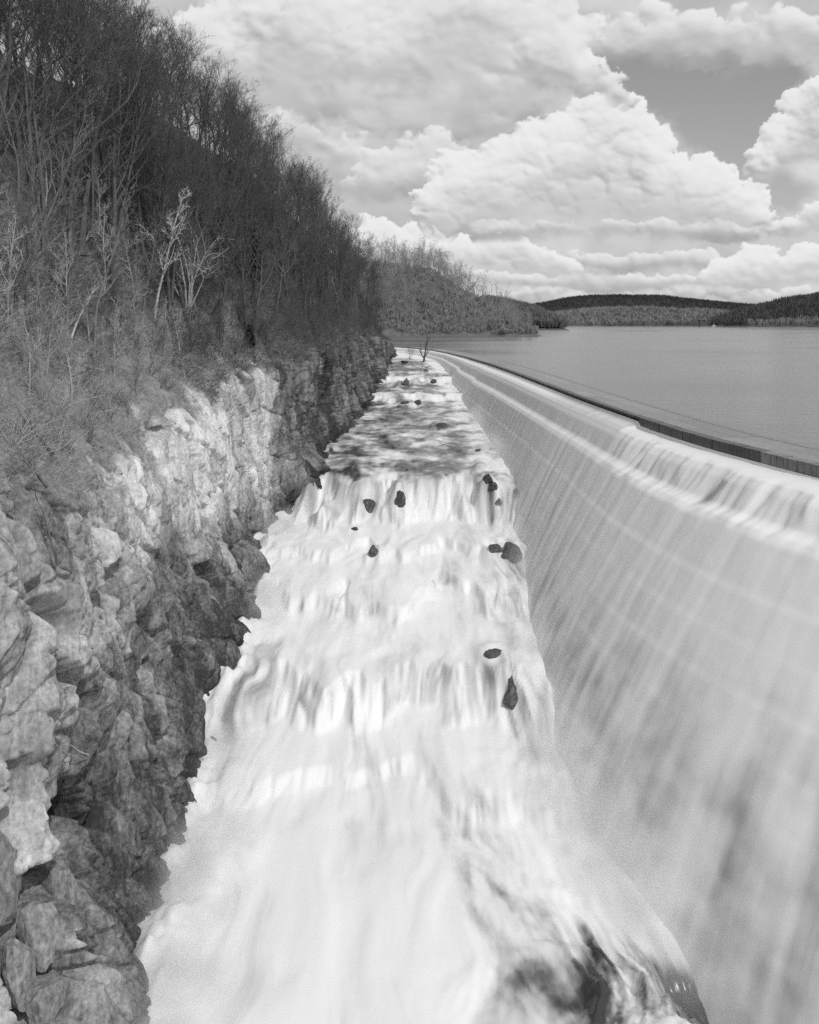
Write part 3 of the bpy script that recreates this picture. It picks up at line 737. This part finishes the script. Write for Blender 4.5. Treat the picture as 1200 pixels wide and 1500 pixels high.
# ------------------------------------------------------------------ bare trees
class Tubes:
    def __init__(s): s.v = []; s.f = []
    def tube(s, pts, rad, sides):
        b0 = len(s.v); n = len(pts)
        for i, p in enumerate(pts):
            d = (pts[min(i + 1, n - 1)] - pts[max(i - 1, 0)])
            a = d.orthogonal().normalized(); c = d.cross(a).normalized()
            r = rad[i]
            for k in range(sides):
                t = 2 * math.pi * k / sides
                s.v.append(p + a * (math.cos(t) * r) + c * (math.sin(t) * r))
        for i in range(n - 1):
            for k in range(sides):
                k2 = (k + 1) % sides
                s.f.append((b0 + i * sides + k, b0 + i * sides + k2, b0 + (i + 1) * sides + k2, b0 + (i + 1) * sides + k))
    def mesh(s, name, mat):
        me_ = mesh_np(name, np.array([tuple(v) for v in s.v]), np.array(s.f)); me_.materials.append(mat); return me_
UPV = Vector((0, 0, 1))
def walk(r, p, d, L, n, wig, up):
    pts = [p.copy()]; d = d.normalized()
    for i in range(n):
        d = (d + Vector((r.gauss(0, wig), r.gauss(0, wig), r.gauss(0, wig))) + UPV * up).normalized()
        p = p + d * (L / n); pts.append(p.copy())
    return pts
def side_dir(r, d, ang):
    o = d.orthogonal().normalized(); o.rotate(__import__('mathutils').Quaternion(d, r.uniform(0, 6.283)))
    return (d * math.cos(ang) + o * math.sin(ang)).normalized()
def along(pts, t):
    x = t * (len(pts) - 1); i = min(int(x), len(pts) - 2); return pts[i].lerp(pts[i + 1], x - i), (pts[i + 1] - pts[i]).normalized()
def make_tree(seed, H=26.0, bole=.38, limbs=15, sub=6, twig=5, fine=3, spread=1.0, rad=.30, lean=(0, 0), sides=7, tk=1.0, taper=.26):
    r = random.Random(seed); T = Tubes(); C = Tubes()
    tr = walk(r, Vector((0, 0, -.8)), Vector((lean[0], lean[1], 1)), H * .92, 10, .055, .03)
    tp = [rad * (1 - i / 10) ** .8 * .96 + .025 for i in range(11)]
    tp[0] *= 1.45; T.tube(tr, tp, sides)
    for i in range(limbs):
        t = bole + (1 - bole) * (i + r.random()) / limbs
        t = min(t, .985); p, d = along(tr, t)
        L = H * (.36 - taper * (t - bole) / (1 - bole)) * r.uniform(.7, 1.25) * spread
        a = R(r.uniform(34, 66) - 22 * t)
        lb = walk(r, p, side_dir(r, d, a), L, 6, .13, .09)
        lr = rad * (1.02 - t) * .55 + .03
        T.tube(lb, [lr * (1 - k / 6) + .014 for k in range(7)], 5)
        for j in range(sub):
            t2 = r.uniform(.22, 1); p2, d2 = along(lb, t2)
            L2 = L * r.uniform(.25, .5) * (1.2 - .5 * t2)
            sb = walk(r, p2, side_dir(r, d2, R(r.uniform(25, 60))), L2, 4, .16, .10)
            C.tube(sb, [lr * .38 * (1 - k / 4) * (1.1 - t2 * .6) + .010 for k in range(5)], 4)
            for q in range(twig):
                p3, d3 = along(sb, r.uniform(.15, 1))
                L3 = L2 * r.uniform(.3, .65)
                tw = walk(r, p3, side_dir(r, d3, R(r.uniform(22, 55))), L3, 3, .18, .10)
                C.tube(tw, [.019 * tk, .016 * tk, .012 * tk, .006 * tk], 3)
                for _ in range(fine):
                    p4, d4 = along(tw, r.uniform(.1, 1))
                    f_ = walk(r, p4, side_dir(r, d4, R(r.uniform(20, 50))), L3 * r.uniform(.35, .8), 2, .15, .08)
                    C.tube(f_, [.012 * tk, .010 * tk, .005 * tk], 3)
    return T, C
def make_shrub(seed, H=4.0, stems=8, arch=0.0, sub=5, twig=4, r0=.035, flare=.55):
    r = random.Random(seed); C = Tubes()
    for i in range(stems):
        a = r.uniform(0, 6.283); fl = r.uniform(.1, flare)
        st = walk(r, Vector((r.gauss(0, .12), r.gauss(0, .12), -.25)), Vector((math.cos(a) * fl, math.sin(a) * fl, 1)), H * r.uniform(.65, 1.1), 7, .10, -arch)
        q = r0 * r.uniform(.6, 1.2); C.tube(st, [q * (1 - k / 8) + .006 for k in range(8)], 4)
        for j in range(sub):
            p, d = along(st, r.uniform(.3, 1)); L = H * r.uniform(.14, .34)
            b_ = walk(r, p, side_dir(r, d, R(r.uniform(25, 60))), L, 4, .14, .05 - arch)
            C.tube(b_, [q * .45 * (1 - k / 5) + .005 for k in range(5)], 3)
            for _ in range(twig):
                p2, d2 = along(b_, r.uniform(.2, 1))
                C.tube(walk(r, p2, side_dir(r, d2, R(r.uniform(20, 55))), L * r.uniform(.3, .6), 2, .15, .05 - arch), [.009, .007, .004], 3)
    return C
def tree_variants(n, seed0, tm, cm, **kw):
    out = []
    for i in range(n):
        T, C = make_tree(seed0 + i, **kw)
        out.append((T.mesh('trunk', tm), C.mesh('crown', cm)))
    return out
OAKS = tree_variants(6, 500, M_BARK_D, M_TWIG_D, sub=6, twig=5, fine=3, spread=1.3, tk=1.1, limbs=13, taper=.17)
SLIM = tree_variants(3, 520, M_BARK_M, M_TWIG_M, H=22, bole=.30, limbs=14, sub=4, twig=4, fine=3, spread=.72, rad=.17, sides=6)
PALE = tree_variants(3, 540, M_BARK_P, M_TWIG_P, H=13, bole=.22, limbs=13, sub=5, twig=4, fine=2, spread=.9, rad=.13, sides=6)
def put_tree(var, p, scale, rz, label, group=None, name='bare_tree', tilt=(0, 0)):
    e = obj(name, None, label=label, cat='tree', group=group, loc=p)
    e.rotation_euler = (tilt[0], tilt[1], rz); e.scale = (scale, scale, scale)
    e.empty_display_size = .3
    for nm, me_ in zip(('trunk', 'crown'), var): obj(nm, me_, None, e)
    return e
rt = random.Random(21)
def spread_points(n, ylo, yhi, tlo, thi, mind, tries=9000):
    got = []
    for _ in range(tries):
        Y = math.exp(rt.uniform(math.log(ylo), math.log(yhi))); t = rt.uniform(tlo, thi)
        p = surf(Y, t)
        if all((p - q).length > mind for q in got):
            got.append(p)
            if len(got) >= n: break
    return got
TREE_LABELS = [('tall dark bare tree with open trunk rising behind the pale brush slope', 'tall trees behind the brush slope'),
               ('dark bare tree deep in the shaded wood on the hillside', 'dark trees of the hillside wood'),
               ('dark bare tree rooted at the cliff top among thick shrubs', 'dark trees along the cliff top')]
pts_near = spread_points(60, 92, 165, 1.20, 1.66, 3.8); pts_mid = spread_points(92, 150, 370, 1.20, 1.62, 4.8)
pts_brow = spread_points(46, 122, 400, 1.08, 1.23, 4.4)
for i, (p, (LAB_OAK, GRP_OAK)) in enumerate([(p, TREE_LABELS[k]) for k, ps_ in enumerate((pts_near, pts_mid, pts_brow)) for p in ps_]):
    sc_ = rt.uniform(.85, 1.12) * float(np.interp(p.y, [110, 150, 200, 260, 330, 400], [1.26, .98, .80, .76, .66, .50]))
    put_tree(OAKS[i % 6], p, sc_, rt.uniform(0, 6.28), LAB_OAK, GRP_OAK, 'bare_tree', (rt.gauss(0, .04), rt.uniform(0, .10)))
pts = spread_points(70, 66, 330, 1.12, 1.50, 3.6)
for i, p in enumerate(pts):
    put_tree(SLIM[i % 3], p, rt.uniform(.6, 1.05), rt.uniform(0, 6.28), 'slim grey bare tree growing among the dark hillside trees', 'slim grey trees on the hillside', 'bare_tree', (rt.gauss(0, .06), rt.uniform(0, .2)))
pts = spread_points(34, 60, 128, 1.07, 1.34, 3.4)
for i, p in enumerate(pts):
    put_tree(PALE[i % 3], p, rt.uniform(.55, 1.0), rt.uniform(0, 6.28), 'pale spreading young tree on the open brush slope above the cliff', 'pale young trees on the brush slope', 'bare_tree', (rt.gauss(0, .1), rt.uniform(0, .25)))

def on_slope(px, py):
    """nearest hillside point that projects to a photo pixel"""
    V = CV.reshape(-1, 3); u_ = 600 + F * V[:, 0] / V[:, 1]; v_ = HOR - F * (V[:, 2] - CAM_H) / V[:, 1]
    k_ = np.argsort((u_ - px) ** 2 + (v_ - py) ** 2)[:6]
    return Vector(V[k_[np.argmin(V[k_, 1])]])
# the bright sapling and the pale many-stemmed shrub at the brow
p = on_slope(228, 458); T, C = make_tree(601, H=15, bole=.30, limbs=11, sub=5, twig=4, fine=2, spread=.75, rad=.15, lean=(.16, 0), sides=6, tk=1.8)
put_tree((T.mesh('trunk', M_BLEACH), C.mesh('crown', M_BLEACH)), p, 190 / F * p.y / 13.5, 0, 'thin pale sapling leaning out from the brow beside a many-stemmed shrub', None, 'sapling')
p = on_slope(275, 452); C = make_shrub(602, H=12.5, stems=11, sub=8, twig=6, r0=.13, flare=.75)
obj('bush', C.mesh('bush', M_BLEACH), None, label='pale many-stemmed bush fanning out at the cliff brow', cat='bush', loc=p).scale = (165 / F * p.y / 12.5,) * 3
# dark evergreen
def make_fir(seed, H=9.0):
    r = random.Random(seed); T = Tubes(); C = Tubes()
    T.tube([Vector((0, 0, -.5)), Vector((0, 0, H * .5)), Vector((0, 0, H))], [.22, .12, .02], 6)
    for i in range(260):
        t = r.uniform(.08, 1) ; a = r.uniform(0, 6.283); L = (1 - t) * H * .30 * r.uniform(.6, 1.1) + .3
        d = Vector((math.cos(a), math.sin(a), r.uniform(-.25, .15))); p0 = Vector((0, 0, t * H)); b_ = walk(r, p0, d, L, 4, .08, -.02)
        C.tube(b_, [.03, .025, .02, .015, .01], 3)
        for _ in range(16):
            p1, d1 = along(b_, r.uniform(.15, 1)); C.tube(walk(r, p1, side_dir(r, d1, R(r.uniform(30, 70))), L * .24, 2, .15, -.04), [.045, .04, .01], 3)
    return T.mesh('trunk', M_BARK_D), C.mesh('crown', M_FIR)
p = on_slope(372, 394)
put_tree(make_fir(9), p, 62 / F * p.y / 9, 0, 'small dark evergreen standing among the bare trees', None, 'evergreen_tree')
p = on_slope(366, 508)
put_tree(make_fir(10, 4), p, 1.0, 0, 'stunted dark evergreen clinging to the cliff brow', None, 'evergreen_tree')

# shrubs and brambles
SHR = [make_shrub(620 + i, H=4.2, stems=9, arch=.02).mesh('bush', M_TWIG_M) for i in range(3)]
SHRP = [make_shrub(630 + i, H=3.6, stems=10, arch=.07, flare=.9).mesh('bush', M_TWIG_P) for i in range(3)]
SHRD = [make_shrub(640 + i, H=5.0, stems=10, arch=.0, sub=6, twig=5).mesh('bush', M_TWIG_D) for i in range(3)]
def shrubs(n, ylo, yhi, tlo, thi, mind, meshes, slo, shi, label, group, name='bush'):
    for i, p in enumerate(spread_points(n, ylo, yhi, tlo, thi, mind)):
        o = obj(name, meshes[i % 3], None, label=label, cat=name, group=group, loc=p)
        s_ = rt.uniform(slo, shi); o.scale = (s_, s_, s_ * rt.uniform(.8, 1.2)); o.rotation_euler = (rt.gauss(0, .15), rt.uniform(.1, .6), rt.uniform(0, 6.28))
shrubs(150, 52, 150, .97, 1.30, 1.5, SHRP, .5, 1.1, 'pale arching bramble on the brush slope above the cliff', 'pale brambles on the brush slope', 'bramble')
shrubs(110, 60, 240, 1.0, 1.35, 1.8, SHR, .6, 1.2, 'grey twiggy bush on the hillside between the trees', 'grey bushes on the hillside')
shrubs(130, 130, 415, 1.0, 1.24, 2.2, SHRD, .8, 1.7, 'dense dark shrub crowding the cliff top under the wood', 'dark bushes along the cliff top', 'shrub')
shrubs(40, 62, 300, .35, .9, 3.0, SHR, .25, .55, 'scrappy little bush rooted in a crack of the cliff', 'small bushes on the cliff face')
# fallen dead wood
def log(name, p0, p1, r0, seed, mat, label, forks=5):
    r = random.Random(seed); T = Tubes(); d = p1 - p0
    st = walk(r, Vector((0, 0, 0)), d, d.length, 8, .07, 0); T.tube(st, [r0 * (1 - k / 10) for k in range(9)], 6)
    for _ in range(forks):
        p, dd = along(st, r.uniform(.3, 1)); L = d.length * r.uniform(.2, .4)
        b_ = walk(r, p, side_dir(r, dd, R(r.uniform(25, 60))), L, 4, .12, 0); T.tube(b_, [r0 * .4, r0 * .32, r0 * .24, r0 * .15, .01], 5)
        for _ in range(3):
            q, qd = along(b_, r.uniform(.3, 1)); T.tube(walk(r, q, side_dir(r, qd, R(40)), L * .4, 3, .12, 0), [r0 * .16, r0 * .13, r0 * .1, .006], 4)
    obj(name, T.mesh(name, mat), None, label=label, cat='branch', loc=p0)
for i, (a_, b_, r0, mt, lab) in enumerate([
        ((150, 548), (62, 506), .14, M_BARK_P, 'bleached fallen branch lying on the brush slope'),
        ((100, 500), (130, 425), .15, M_BARK_P, 'broken pale snag standing among brambles'),
        ((70, 675), (15, 612), .14, M_BARK_D, 'dark dead branch hanging over the near cliff edge'),
        ((60, 715), (2, 668), .13, M_BARK_M, 'grey twisted root stub at the near cliff edge'),
        ((75, 830), (45, 735), .10, M_BARK_D, 'thin dark vine dangling down the near rock'),
        ((120, 1110), (5, 1060), .05, M_TWIG_P, 'thin bleached branch lying across the near rock ledge'),
        ((300, 610), (255, 545), .06, M_TWIG_P, 'pale twig trailing over the light rock face'),
        ((268, 330), (235, 470), .05, M_TWIG_P, 'pale dead stem caught in the brush')]):
    A_, B_ = on_slope(*a_), on_slope(*b_)
    log('dead_branch', A_ + Vector((.6, -.3, .3)), B_ + Vector((.8, -.4, .5)), r0, 700 + i, mt, lab)
# bare tree and bush standing in the channel near the crest
X, Y = solve(621, 531)
T, C = make_tree(652, H=11, bole=.10, limbs=6, sub=4, twig=3, fine=1, spread=1.5, rad=.48, sides=6, tk=4); 
put_tree((T.mesh('trunk', M_BARK_D), C.mesh('crown', M_TWIG_D)), Vector((X, Y, rz_at(X, Y) - .3)), 38 / F * Y / 9.6, .6, 'dark leaning bare tree standing alone in the channel near the crest', None, 'bare_tree', (0, .12))
X, Y = solve(600, 526)
obj('bush', SHRD[0], None, label='wispy bush at the cliff foot beside the lone channel tree', cat='bush', loc=(X, Y, rz_at(X, Y))).scale = (1.2, 1.2, 1.5)
X, Y = solve(604, 541)
log('dead_branch', Vector((X, Y, rz_at(X, Y) - .2)), Vector((X + .4, Y, rz_at(X, Y) + 2.4)), .09, 733, M_BARK_D, 'short dead stick poking out of the shallow channel', 2)
X, Y = solve(662, 655)
log('dead_branch', Vector((X, Y, rz_at(X, Y) + .1)), Vector((X - 3, Y + 2, rz_at(X, Y) + .6)), .10, 734, M_BARK_D, 'drifted branch stranded in the flat reach', 3)

# dry grass: far too many blades to count
def grass(n, ylo, yhi, tlo, thi, lmin, lmax, wid, seed):
    g = np.random.default_rng(seed)
    yi = np.searchsorted(Ys, np.exp(g.uniform(math.log(ylo), math.log(yhi), n))).clip(1, nS - 2); ti = np.searchsorted(tt, g.uniform(tlo, thi, n)).clip(1, nT - 2)
    base = CV[yi, ti] + g.normal(0, .15, (n, 3))
    keep = soilm[yi, ti] > .35; base = base[keep]; m_ = len(base)
    clump = fbm(base[:, 1] * .35, base[:, 2] * .35, 0, 3, seed)
    L = g.uniform(lmin, lmax, m_) * (1 + .8 * clump)
    d0 = np.stack([g.normal(.55, .35, m_), g.normal(-.05, .4, m_), g.normal(.65, .3, m_)], -1); d0 /= np.linalg.norm(d0, axis=1)[:, None]
    sd_ = np.cross(d0, g.normal(0, 1, (m_, 3))); sd_ /= np.linalg.norm(sd_, axis=1)[:, None]
    w_ = (wid * g.uniform(.6, 1.4, m_))[:, None]
    p1 = base + d0 * (L * .55)[:, None]; d1 = d0 + np.array([.35, 0, -.9]); d1 /= np.linalg.norm(d1, axis=1)[:, None]
    p2 = p1 + d1 * (L * .5)[:, None]
    V = np.stack([base - sd_ * w_, base + sd_ * w_, p1 - sd_ * w_ * .8, p1 + sd_ * w_ * .8, p2], 1).reshape(-1, 3)
    i = np.arange(m_)[:, None] * 5
    Fc = np.concatenate([i + np.array([0, 1, 3]), i + np.array([0, 3, 2]), i + np.array([2, 3, 4])], 0)
    return mesh_np('dry_grass', V, Fc)
obj('dry_grass', grass(100000, 45, 170, .86, 1.32, .35, 1.2, .013, 5), M_GRASS, kind='stuff', label='pale dry grass and weeds matting the slope above the cliff', cat='grass')
obj('dry_grass', grass(50000, 120, 400, .86, 1.28, .7, 1.7, .028, 6), mat_plain('dull_grass_blades', .07, .20, .8), kind='stuff', label='dull grass and leaf litter under the hillside wood', cat='grass')

# ------------------------------------------------------------------ wooded headland across the lake
def hill(name, xs, ys, hfun, mat, label):
    XX, Y2 = np.meshgrid(xs, ys, indexing='ij'); Z = hfun(XX, Y2)
    obj(name, mesh_np(name, np.stack([XX, Y2, Z], -1).reshape(-1, 3), grid_faces(len(xs), len(ys)), True), mat, kind='structure', label=label)
def head_h(X, Y):
    r_ = np.interp(X, [-420, -60, 20, 65, 92, 106, 120], [74, 64, 53, 27, 9, 0, -6])
    front = 668 + 10 * np.sin(X * .045) + 5 * np.sin(X * .13)
    return np.minimum(r_, 80) * sstep(0, 105, Y - front + 4) * (1 - .7 * sstep(150, 330, Y - front)) + np.minimum(r_, 0) + (fbm(X * .03, Y * .03, 1, 4, 801) * 7 + fbm(X * .12, Y * .12, 1, 3, 805) * 1.6) * sstep(0, 30, Y - front) * sstep(106, 80, X) - .6 + 1.6 * sstep(0, 6, Y - front) * sstep(108, 100, X)
hill('headland', np.linspace(-420, 125, 190), np.linspace(650, 960, 150), head_h, M_HILL_GROUND, 'wooded headland rising from the lake beyond the spillway')
FART = []
for i in range(4):
    T, C = make_tree(660 + i, H=27, bole=.25, limbs=12, sub=5, twig=4, fine=1, spread=1.1, rad=.24, sides=5, tk=2.6, taper=.10)
    T.v += []; nv = len(T.v); T.f += [tuple(k + nv for k in f) for f in C.f]
    q = [tuple(v) for v in T.v] + [tuple(v) for v in C.v]
    m_ = mesh_np('headland_tree', np.array(q), np.array(T.f)); m_.materials.append(M_FARBARK); FART.append(m_)
cnt = 0
for _ in range(6000):
    X = rt.uniform(-60, 101); Y = 674 + 210 * rt.random() ** 1.5
    z = float(head_h(np.array([X]), np.array([Y]))[0])
    if z < 1.5: continue
    o = obj('headland_tree', FART[cnt % 4], None, label='grey bare tree of the wood on the headland across the lake', cat='tree', group='trees on the headland', loc=(X, Y, z - .5))
    s_ = rt.uniform(.6, 1.15) * (.6 + .4 * min(1, z / 25)); o.scale = (s_, s_, s_); o.rotation_euler = (0, 0, rt.uniform(0, 6.28)); cnt += 1
    if cnt >= 290: break

# ------------------------------------------------------------------ far hills and woods
def wood(name, pts_, hmin, hmax, mat, label, seed, spikes=15):
    g = np.random.default_rng(seed); n = len(pts_); P_ = np.asarray(pts_)
    H = g.uniform(hmin, hmax, n)
    V, Fc = [], []
    a = g.uniform(0, 6.283, (n, spikes)); sp = g.uniform(.05, .42, (n, spikes)); tl = g.uniform(.5, 1.0, (n, spikes)); w_ = g.uniform(.035, .075, (n, spikes)); b_ = g.uniform(.0, .45, (n, spikes))
    el_ = np.arcsin(g.uniform(-.35, 1, (n, spikes))); rr_ = g.uniform(.7, 1.05, (n, spikes))
    tip = np.stack([np.cos(a) * np.cos(el_) * .36 * rr_, np.sin(a) * np.cos(el_) * .36 * rr_, .62 + np.sin(el_) * .38 * rr_], -1) * H[:, None, None]
    bs = np.stack([np.cos(a) * .03, np.sin(a) * .03, .05 + b_ * .9], -1) * H[:, None, None]
    o1 = np.stack([-np.sin(a) * 0 + g.normal(0, 1, a.shape), g.normal(0, 1, a.shape), g.normal(0, .6, a.shape)], -1); o1 = o1 / np.linalg.norm(o1, axis=-1)[..., None] * (w_ * H[:, None])[..., None]
    mdl = bs * .45 + tip * .55
    V = np.stack([bs, mdl - o1, tip, mdl + o1], 2) + P_[:, None, None, :]
    V = V.reshape(-1, 3); i = np.arange(n * spikes)[:, None] * 4
    return obj(name, mesh_np(name, V, i + np.array([0, 1, 2, 3])), mat, kind='stuff', label=label, cat='wood')
def scatter_h(n, x0, x1, y0, y1, hfun, zmin, seed, pw=1.0):
    g = np.random.default_rng(seed); X = g.uniform(x0, x1, n); Y = y0 + (y1 - y0) * g.random(n) ** pw
    Z = hfun(X, Y); k_ = Z > zmin; return np.stack([X, Y, Z - .5], -1)[k_]
# scrub and thin wood filling the headland
wood('headland_brush', scatter_h(4600, -200, 107, 668, 900, head_h, .6, 31, 1.3), 3, 9, mat_plain('headland_twigs', .16, .34, .3), 'thin grey undergrowth filling the headland wood', 32, 12)
# second, farther headland
def h2h(X, Y):
    return np.interp(X, [60, 120, 172, 196, 210, 220], [34, 30, 18, 7, -.5, -5]) * sstep(0, 70, Y - 1090) - .4
hill('headland', np.linspace(60, 225, 60), np.linspace(1085, 1260, 50), h2h, M_HILL_GROUND, 'low wooded point behind the nearer headland')
wood('point_wood', scatter_h(2200, 100, 209, 1092, 1250, h2h, .2, 33), 12, 19, mat_plain('point_twigs', .11, .20, .2), 'grey bare wood covering the low point', 34, 18)
def farridge(X, Y):
    px = 600 + F * X / Y
    h = np.interp(X / 3300 * F + 600, [500, 760, 800, 850, 900, 960, 1020, 1060, 1100, 1180, 1300], [70, 62, 78, 100, 107, 104, 92, 78, 66, 60, 70]) - 12
    return h * sstep(0, 520, Y - 2780) + fbm(X * .004, Y * .004, 3, 3, 811) * 12 * sstep(0, 300, Y - 2780)
hill('hill', np.linspace(-300, 2400, 160), np.linspace(2780, 3700, 60), farridge, M_WOOD_D, 'long dark wooded hill on the horizon')
wood('ridge_wood', scatter_h(11000, 300, 1500, 2790, 3500, farridge, .5, 41), 13, 19, M_WOOD_D, 'dark wood covering the long hill on the horizon', 42, 7)
def midhill(X, Y):
    h = np.interp(X, [180, 300, 380, 470, 540, 640, 720, 900], [6, 14, 24, 26, 22, 20, 14, 10])
    return h * sstep(0, 190, Y - 1500) + fbm(X * .012, Y * .012, 3, 3, 821) * 6 * sstep(0, 60, Y - 1500) - .4
hill('hill', np.linspace(160, 1000, 120), np.linspace(1490, 1900, 60), midhill, M_HILL_GROUND, 'low pale wooded shore below the dark hill')
wood('shore_wood', scatter_h(7000, 240, 900, 1500, 1880, midhill, -.2, 43), 9, 17, M_WOOD_L, 'pale bare wood along the far shore', 44, 12)
def righthill(X, Y):
    h = np.interp(X + (Y - 1330) * -.25, [470, 500, 560, 640, 720, 800, 1000, 1400], [-3, 4, 18, 38, 50, 60, 74, 95])
    return h * sstep(0, 260, Y - 1330) + fbm(X * .01, Y * .01, 5, 3, 831) * 5 * sstep(0, 80, Y - 1330) - .4
hill('hill', np.linspace(460, 1500, 140), np.linspace(1325, 1800, 70), righthill, M_HILL_GROUND, 'wooded hill sloping down to the lake beside the bridge')
pr = scatter_h(9000, 470, 1300, 1332, 1780, righthill, .2, 45); lowp = (pr[:, 1] < 1400) & (pr[:, 0] > 540)
wood('shore_wood', pr[lowp], 10, 16, M_WOOD_L, 'pale bare trees along the shore under the dark slope', 46, 12)
wood('hill_wood', pr[~lowp], 13, 20, mat_plain('hill_twigs', .06, .13, .05), 'dark wood on the hill beside the bridge', 47, 10)

# ------------------------------------------------------------------ far bridge and boat
def boxes(name, L_, mat, parent=None, **kw):
    V, Fc = [], []
    for (x0, x1, y0, y1, z0, z1) in L_:
        b_ = len(V); V += [(x0, y0, z0), (x1, y0, z0), (x1, y1, z0), (x0, y1, z0), (x0, y0, z1), (x1, y0, z1), (x1, y1, z1), (x0, y1, z1)]
        Fc += [tuple(b_ + k_ for k_ in q) for q in ((0, 3, 2, 1), (4, 5, 6, 7), (0, 1, 5, 4), (1, 2, 6, 5), (2, 3, 7, 6), (3, 0, 4, 7))]
    return obj(name, mesh_np(name, V, Fc), mat, parent, **kw)
br = obj('bridge', None, label='long low dark steel bridge crossing the far arm of the lake', cat='bridge', loc=(0, 0, 0))
bx0, bx1, bY = 478.0, 575.0, 1440.0
boxes('deck', [(bx0, bx1, bY, bY + 8, 9.2, 10.2)], M_STEEL, br)
boxes('railing', [(bx0, bx1, bY - .3, bY - .05, 11.2, 11.5)] + [(bx0 + 3 * k, bx0 + 3 * k + .3, bY - .3, bY - .05, 10.2, 11.2) for k in range(32)], M_STEEL, br)
tr_ = Tubes(); nb = 16
for k in range(nb):
    xa = bx0 + (bx1 - bx0) * k / nb; xb = bx0 + (bx1 - bx0) * (k + 1) / nb
    tr_.tube([Vector((xa, bY, 9.2)), Vector((xb, bY, 5.8))] if k % 2 else [Vector((xa, bY, 5.8)), Vector((xb, bY, 9.2))], [.28, .28], 4)
tr_.tube([Vector((bx0, bY, 5.8)), Vector((bx1, bY, 5.8))], [.3, .3], 4)
obj('truss', tr_.mesh('truss', M_STEEL), None, br)
for k in range(4):
    xa = bx0 + 12 + 24 * k
    boxes('pier', [(xa, xa + 2.2, bY + 1, bY + 7, -2, 9.2)], M_HILL_GROUND, br)
bo = obj('motor_boat', None, label='small white boat on the water under the far bridge', cat='boat', loc=(505, 1415, -.1))
me = bpy.data.meshes.new('hull'); me.from_pydata([(-4, -1.2, 1.3), (3, -1.2, 1.4), (5, 0, 1.7), (3, 1.2, 1.4), (-4, 1.2, 1.3), (-3.6, -.8, -.2), (2.6, -.7, -.2), (3.8, 0, -.1), (2.6, .7, -.2), (-3.6, .8, -.2)], [],
    [(0, 1, 2, 3, 4), (5, 9, 8, 7, 6), (0, 5, 6, 1), (1, 6, 7, 2), (2, 7, 8, 3), (3, 8, 9, 4), (4, 9, 5, 0)]); obj('hull', me, M_WHITE, bo)
boxes('cabin', [(-2, 1, -.9, .9, 1.4, 3.0)], M_WHITE, bo)

# ------------------------------------------------------------------ spray drifting at the foot of the falls and along the cliff
def mist_puff(loc, sx, sy, sz, dens, label):
    import bmesh
    bm = bmesh.new(); bmesh.ops.create_icosphere(bm, subdivisions=2, radius=1.0); me_ = bpy.data.meshes.new('mist'); bm.to_mesh(me_); bm.free()
    m = bpy.data.materials.new('drifting_spray'); m.use_nodes = True; t = m.node_tree; t.nodes.clear(); n = NT(t)
    tc_n = n.n('ShaderNodeTexCoord'); v = tc_n.outputs['Object']
    ln = n.n('ShaderNodeVectorMath', operation='LENGTH'); n.put(ln.inputs[0], v)
    fall = n.m('POWER', n.m('SUBTRACT', 1.0, ln.outputs['Value'], clamp=True), 1.4)
    nz = n.ss(n.noise(pos(n), .28, 2, .5), .30, .75)
    pv = n.n('ShaderNodeVolumePrincipled'); pv.inputs['Color'].default_value = (1, 1, 1, 1)
    n.put(pv.inputs['Density'], n.m('MULTIPLY', n.m('MULTIPLY', fall, nz), dens)); pv.inputs['Anisotropy'].default_value = .2
    o_ = n.n('ShaderNodeOutputMaterial'); t.links.new(pv.outputs[0], o_.inputs['Volume'])
    o = obj('mist', me_, m, kind='stuff', label=label, cat='mist', loc=loc); o.scale = (sx, sy, sz)
MIST = True
if MIST:
    for (yb, w_, h_, dn) in ((68, 5, 5, .55), (78, 5, 6, .6), (86, 5, 6, .40), (104, 5, 5, .32), (126, 5, 5, .26), (150, 5, 5, .24), (185, 6, 4.5, .28), (220, 6, 4, .3)):
        mist_puff((float(base_x(np.array(float(yb)))) + .4, yb, float(zc(yb)) + 1.0), w_, 18, h_, dn, 'soft white spray drifting at the foot of the waterfall')
    for (yb, dn) in ((54, 1.0), (70, .8), (90, .6), (115, .5), (140, .4)):
        mist_puff((float(xf(yb)) + 2.5, yb, float(zc(yb)) + .5), 5, 14, 4.5, dn, 'thin spray hanging along the foot of the cliff')
scene.cycles.volume_step_rate = 3.0
scene.cycles.volume_max_steps = 64
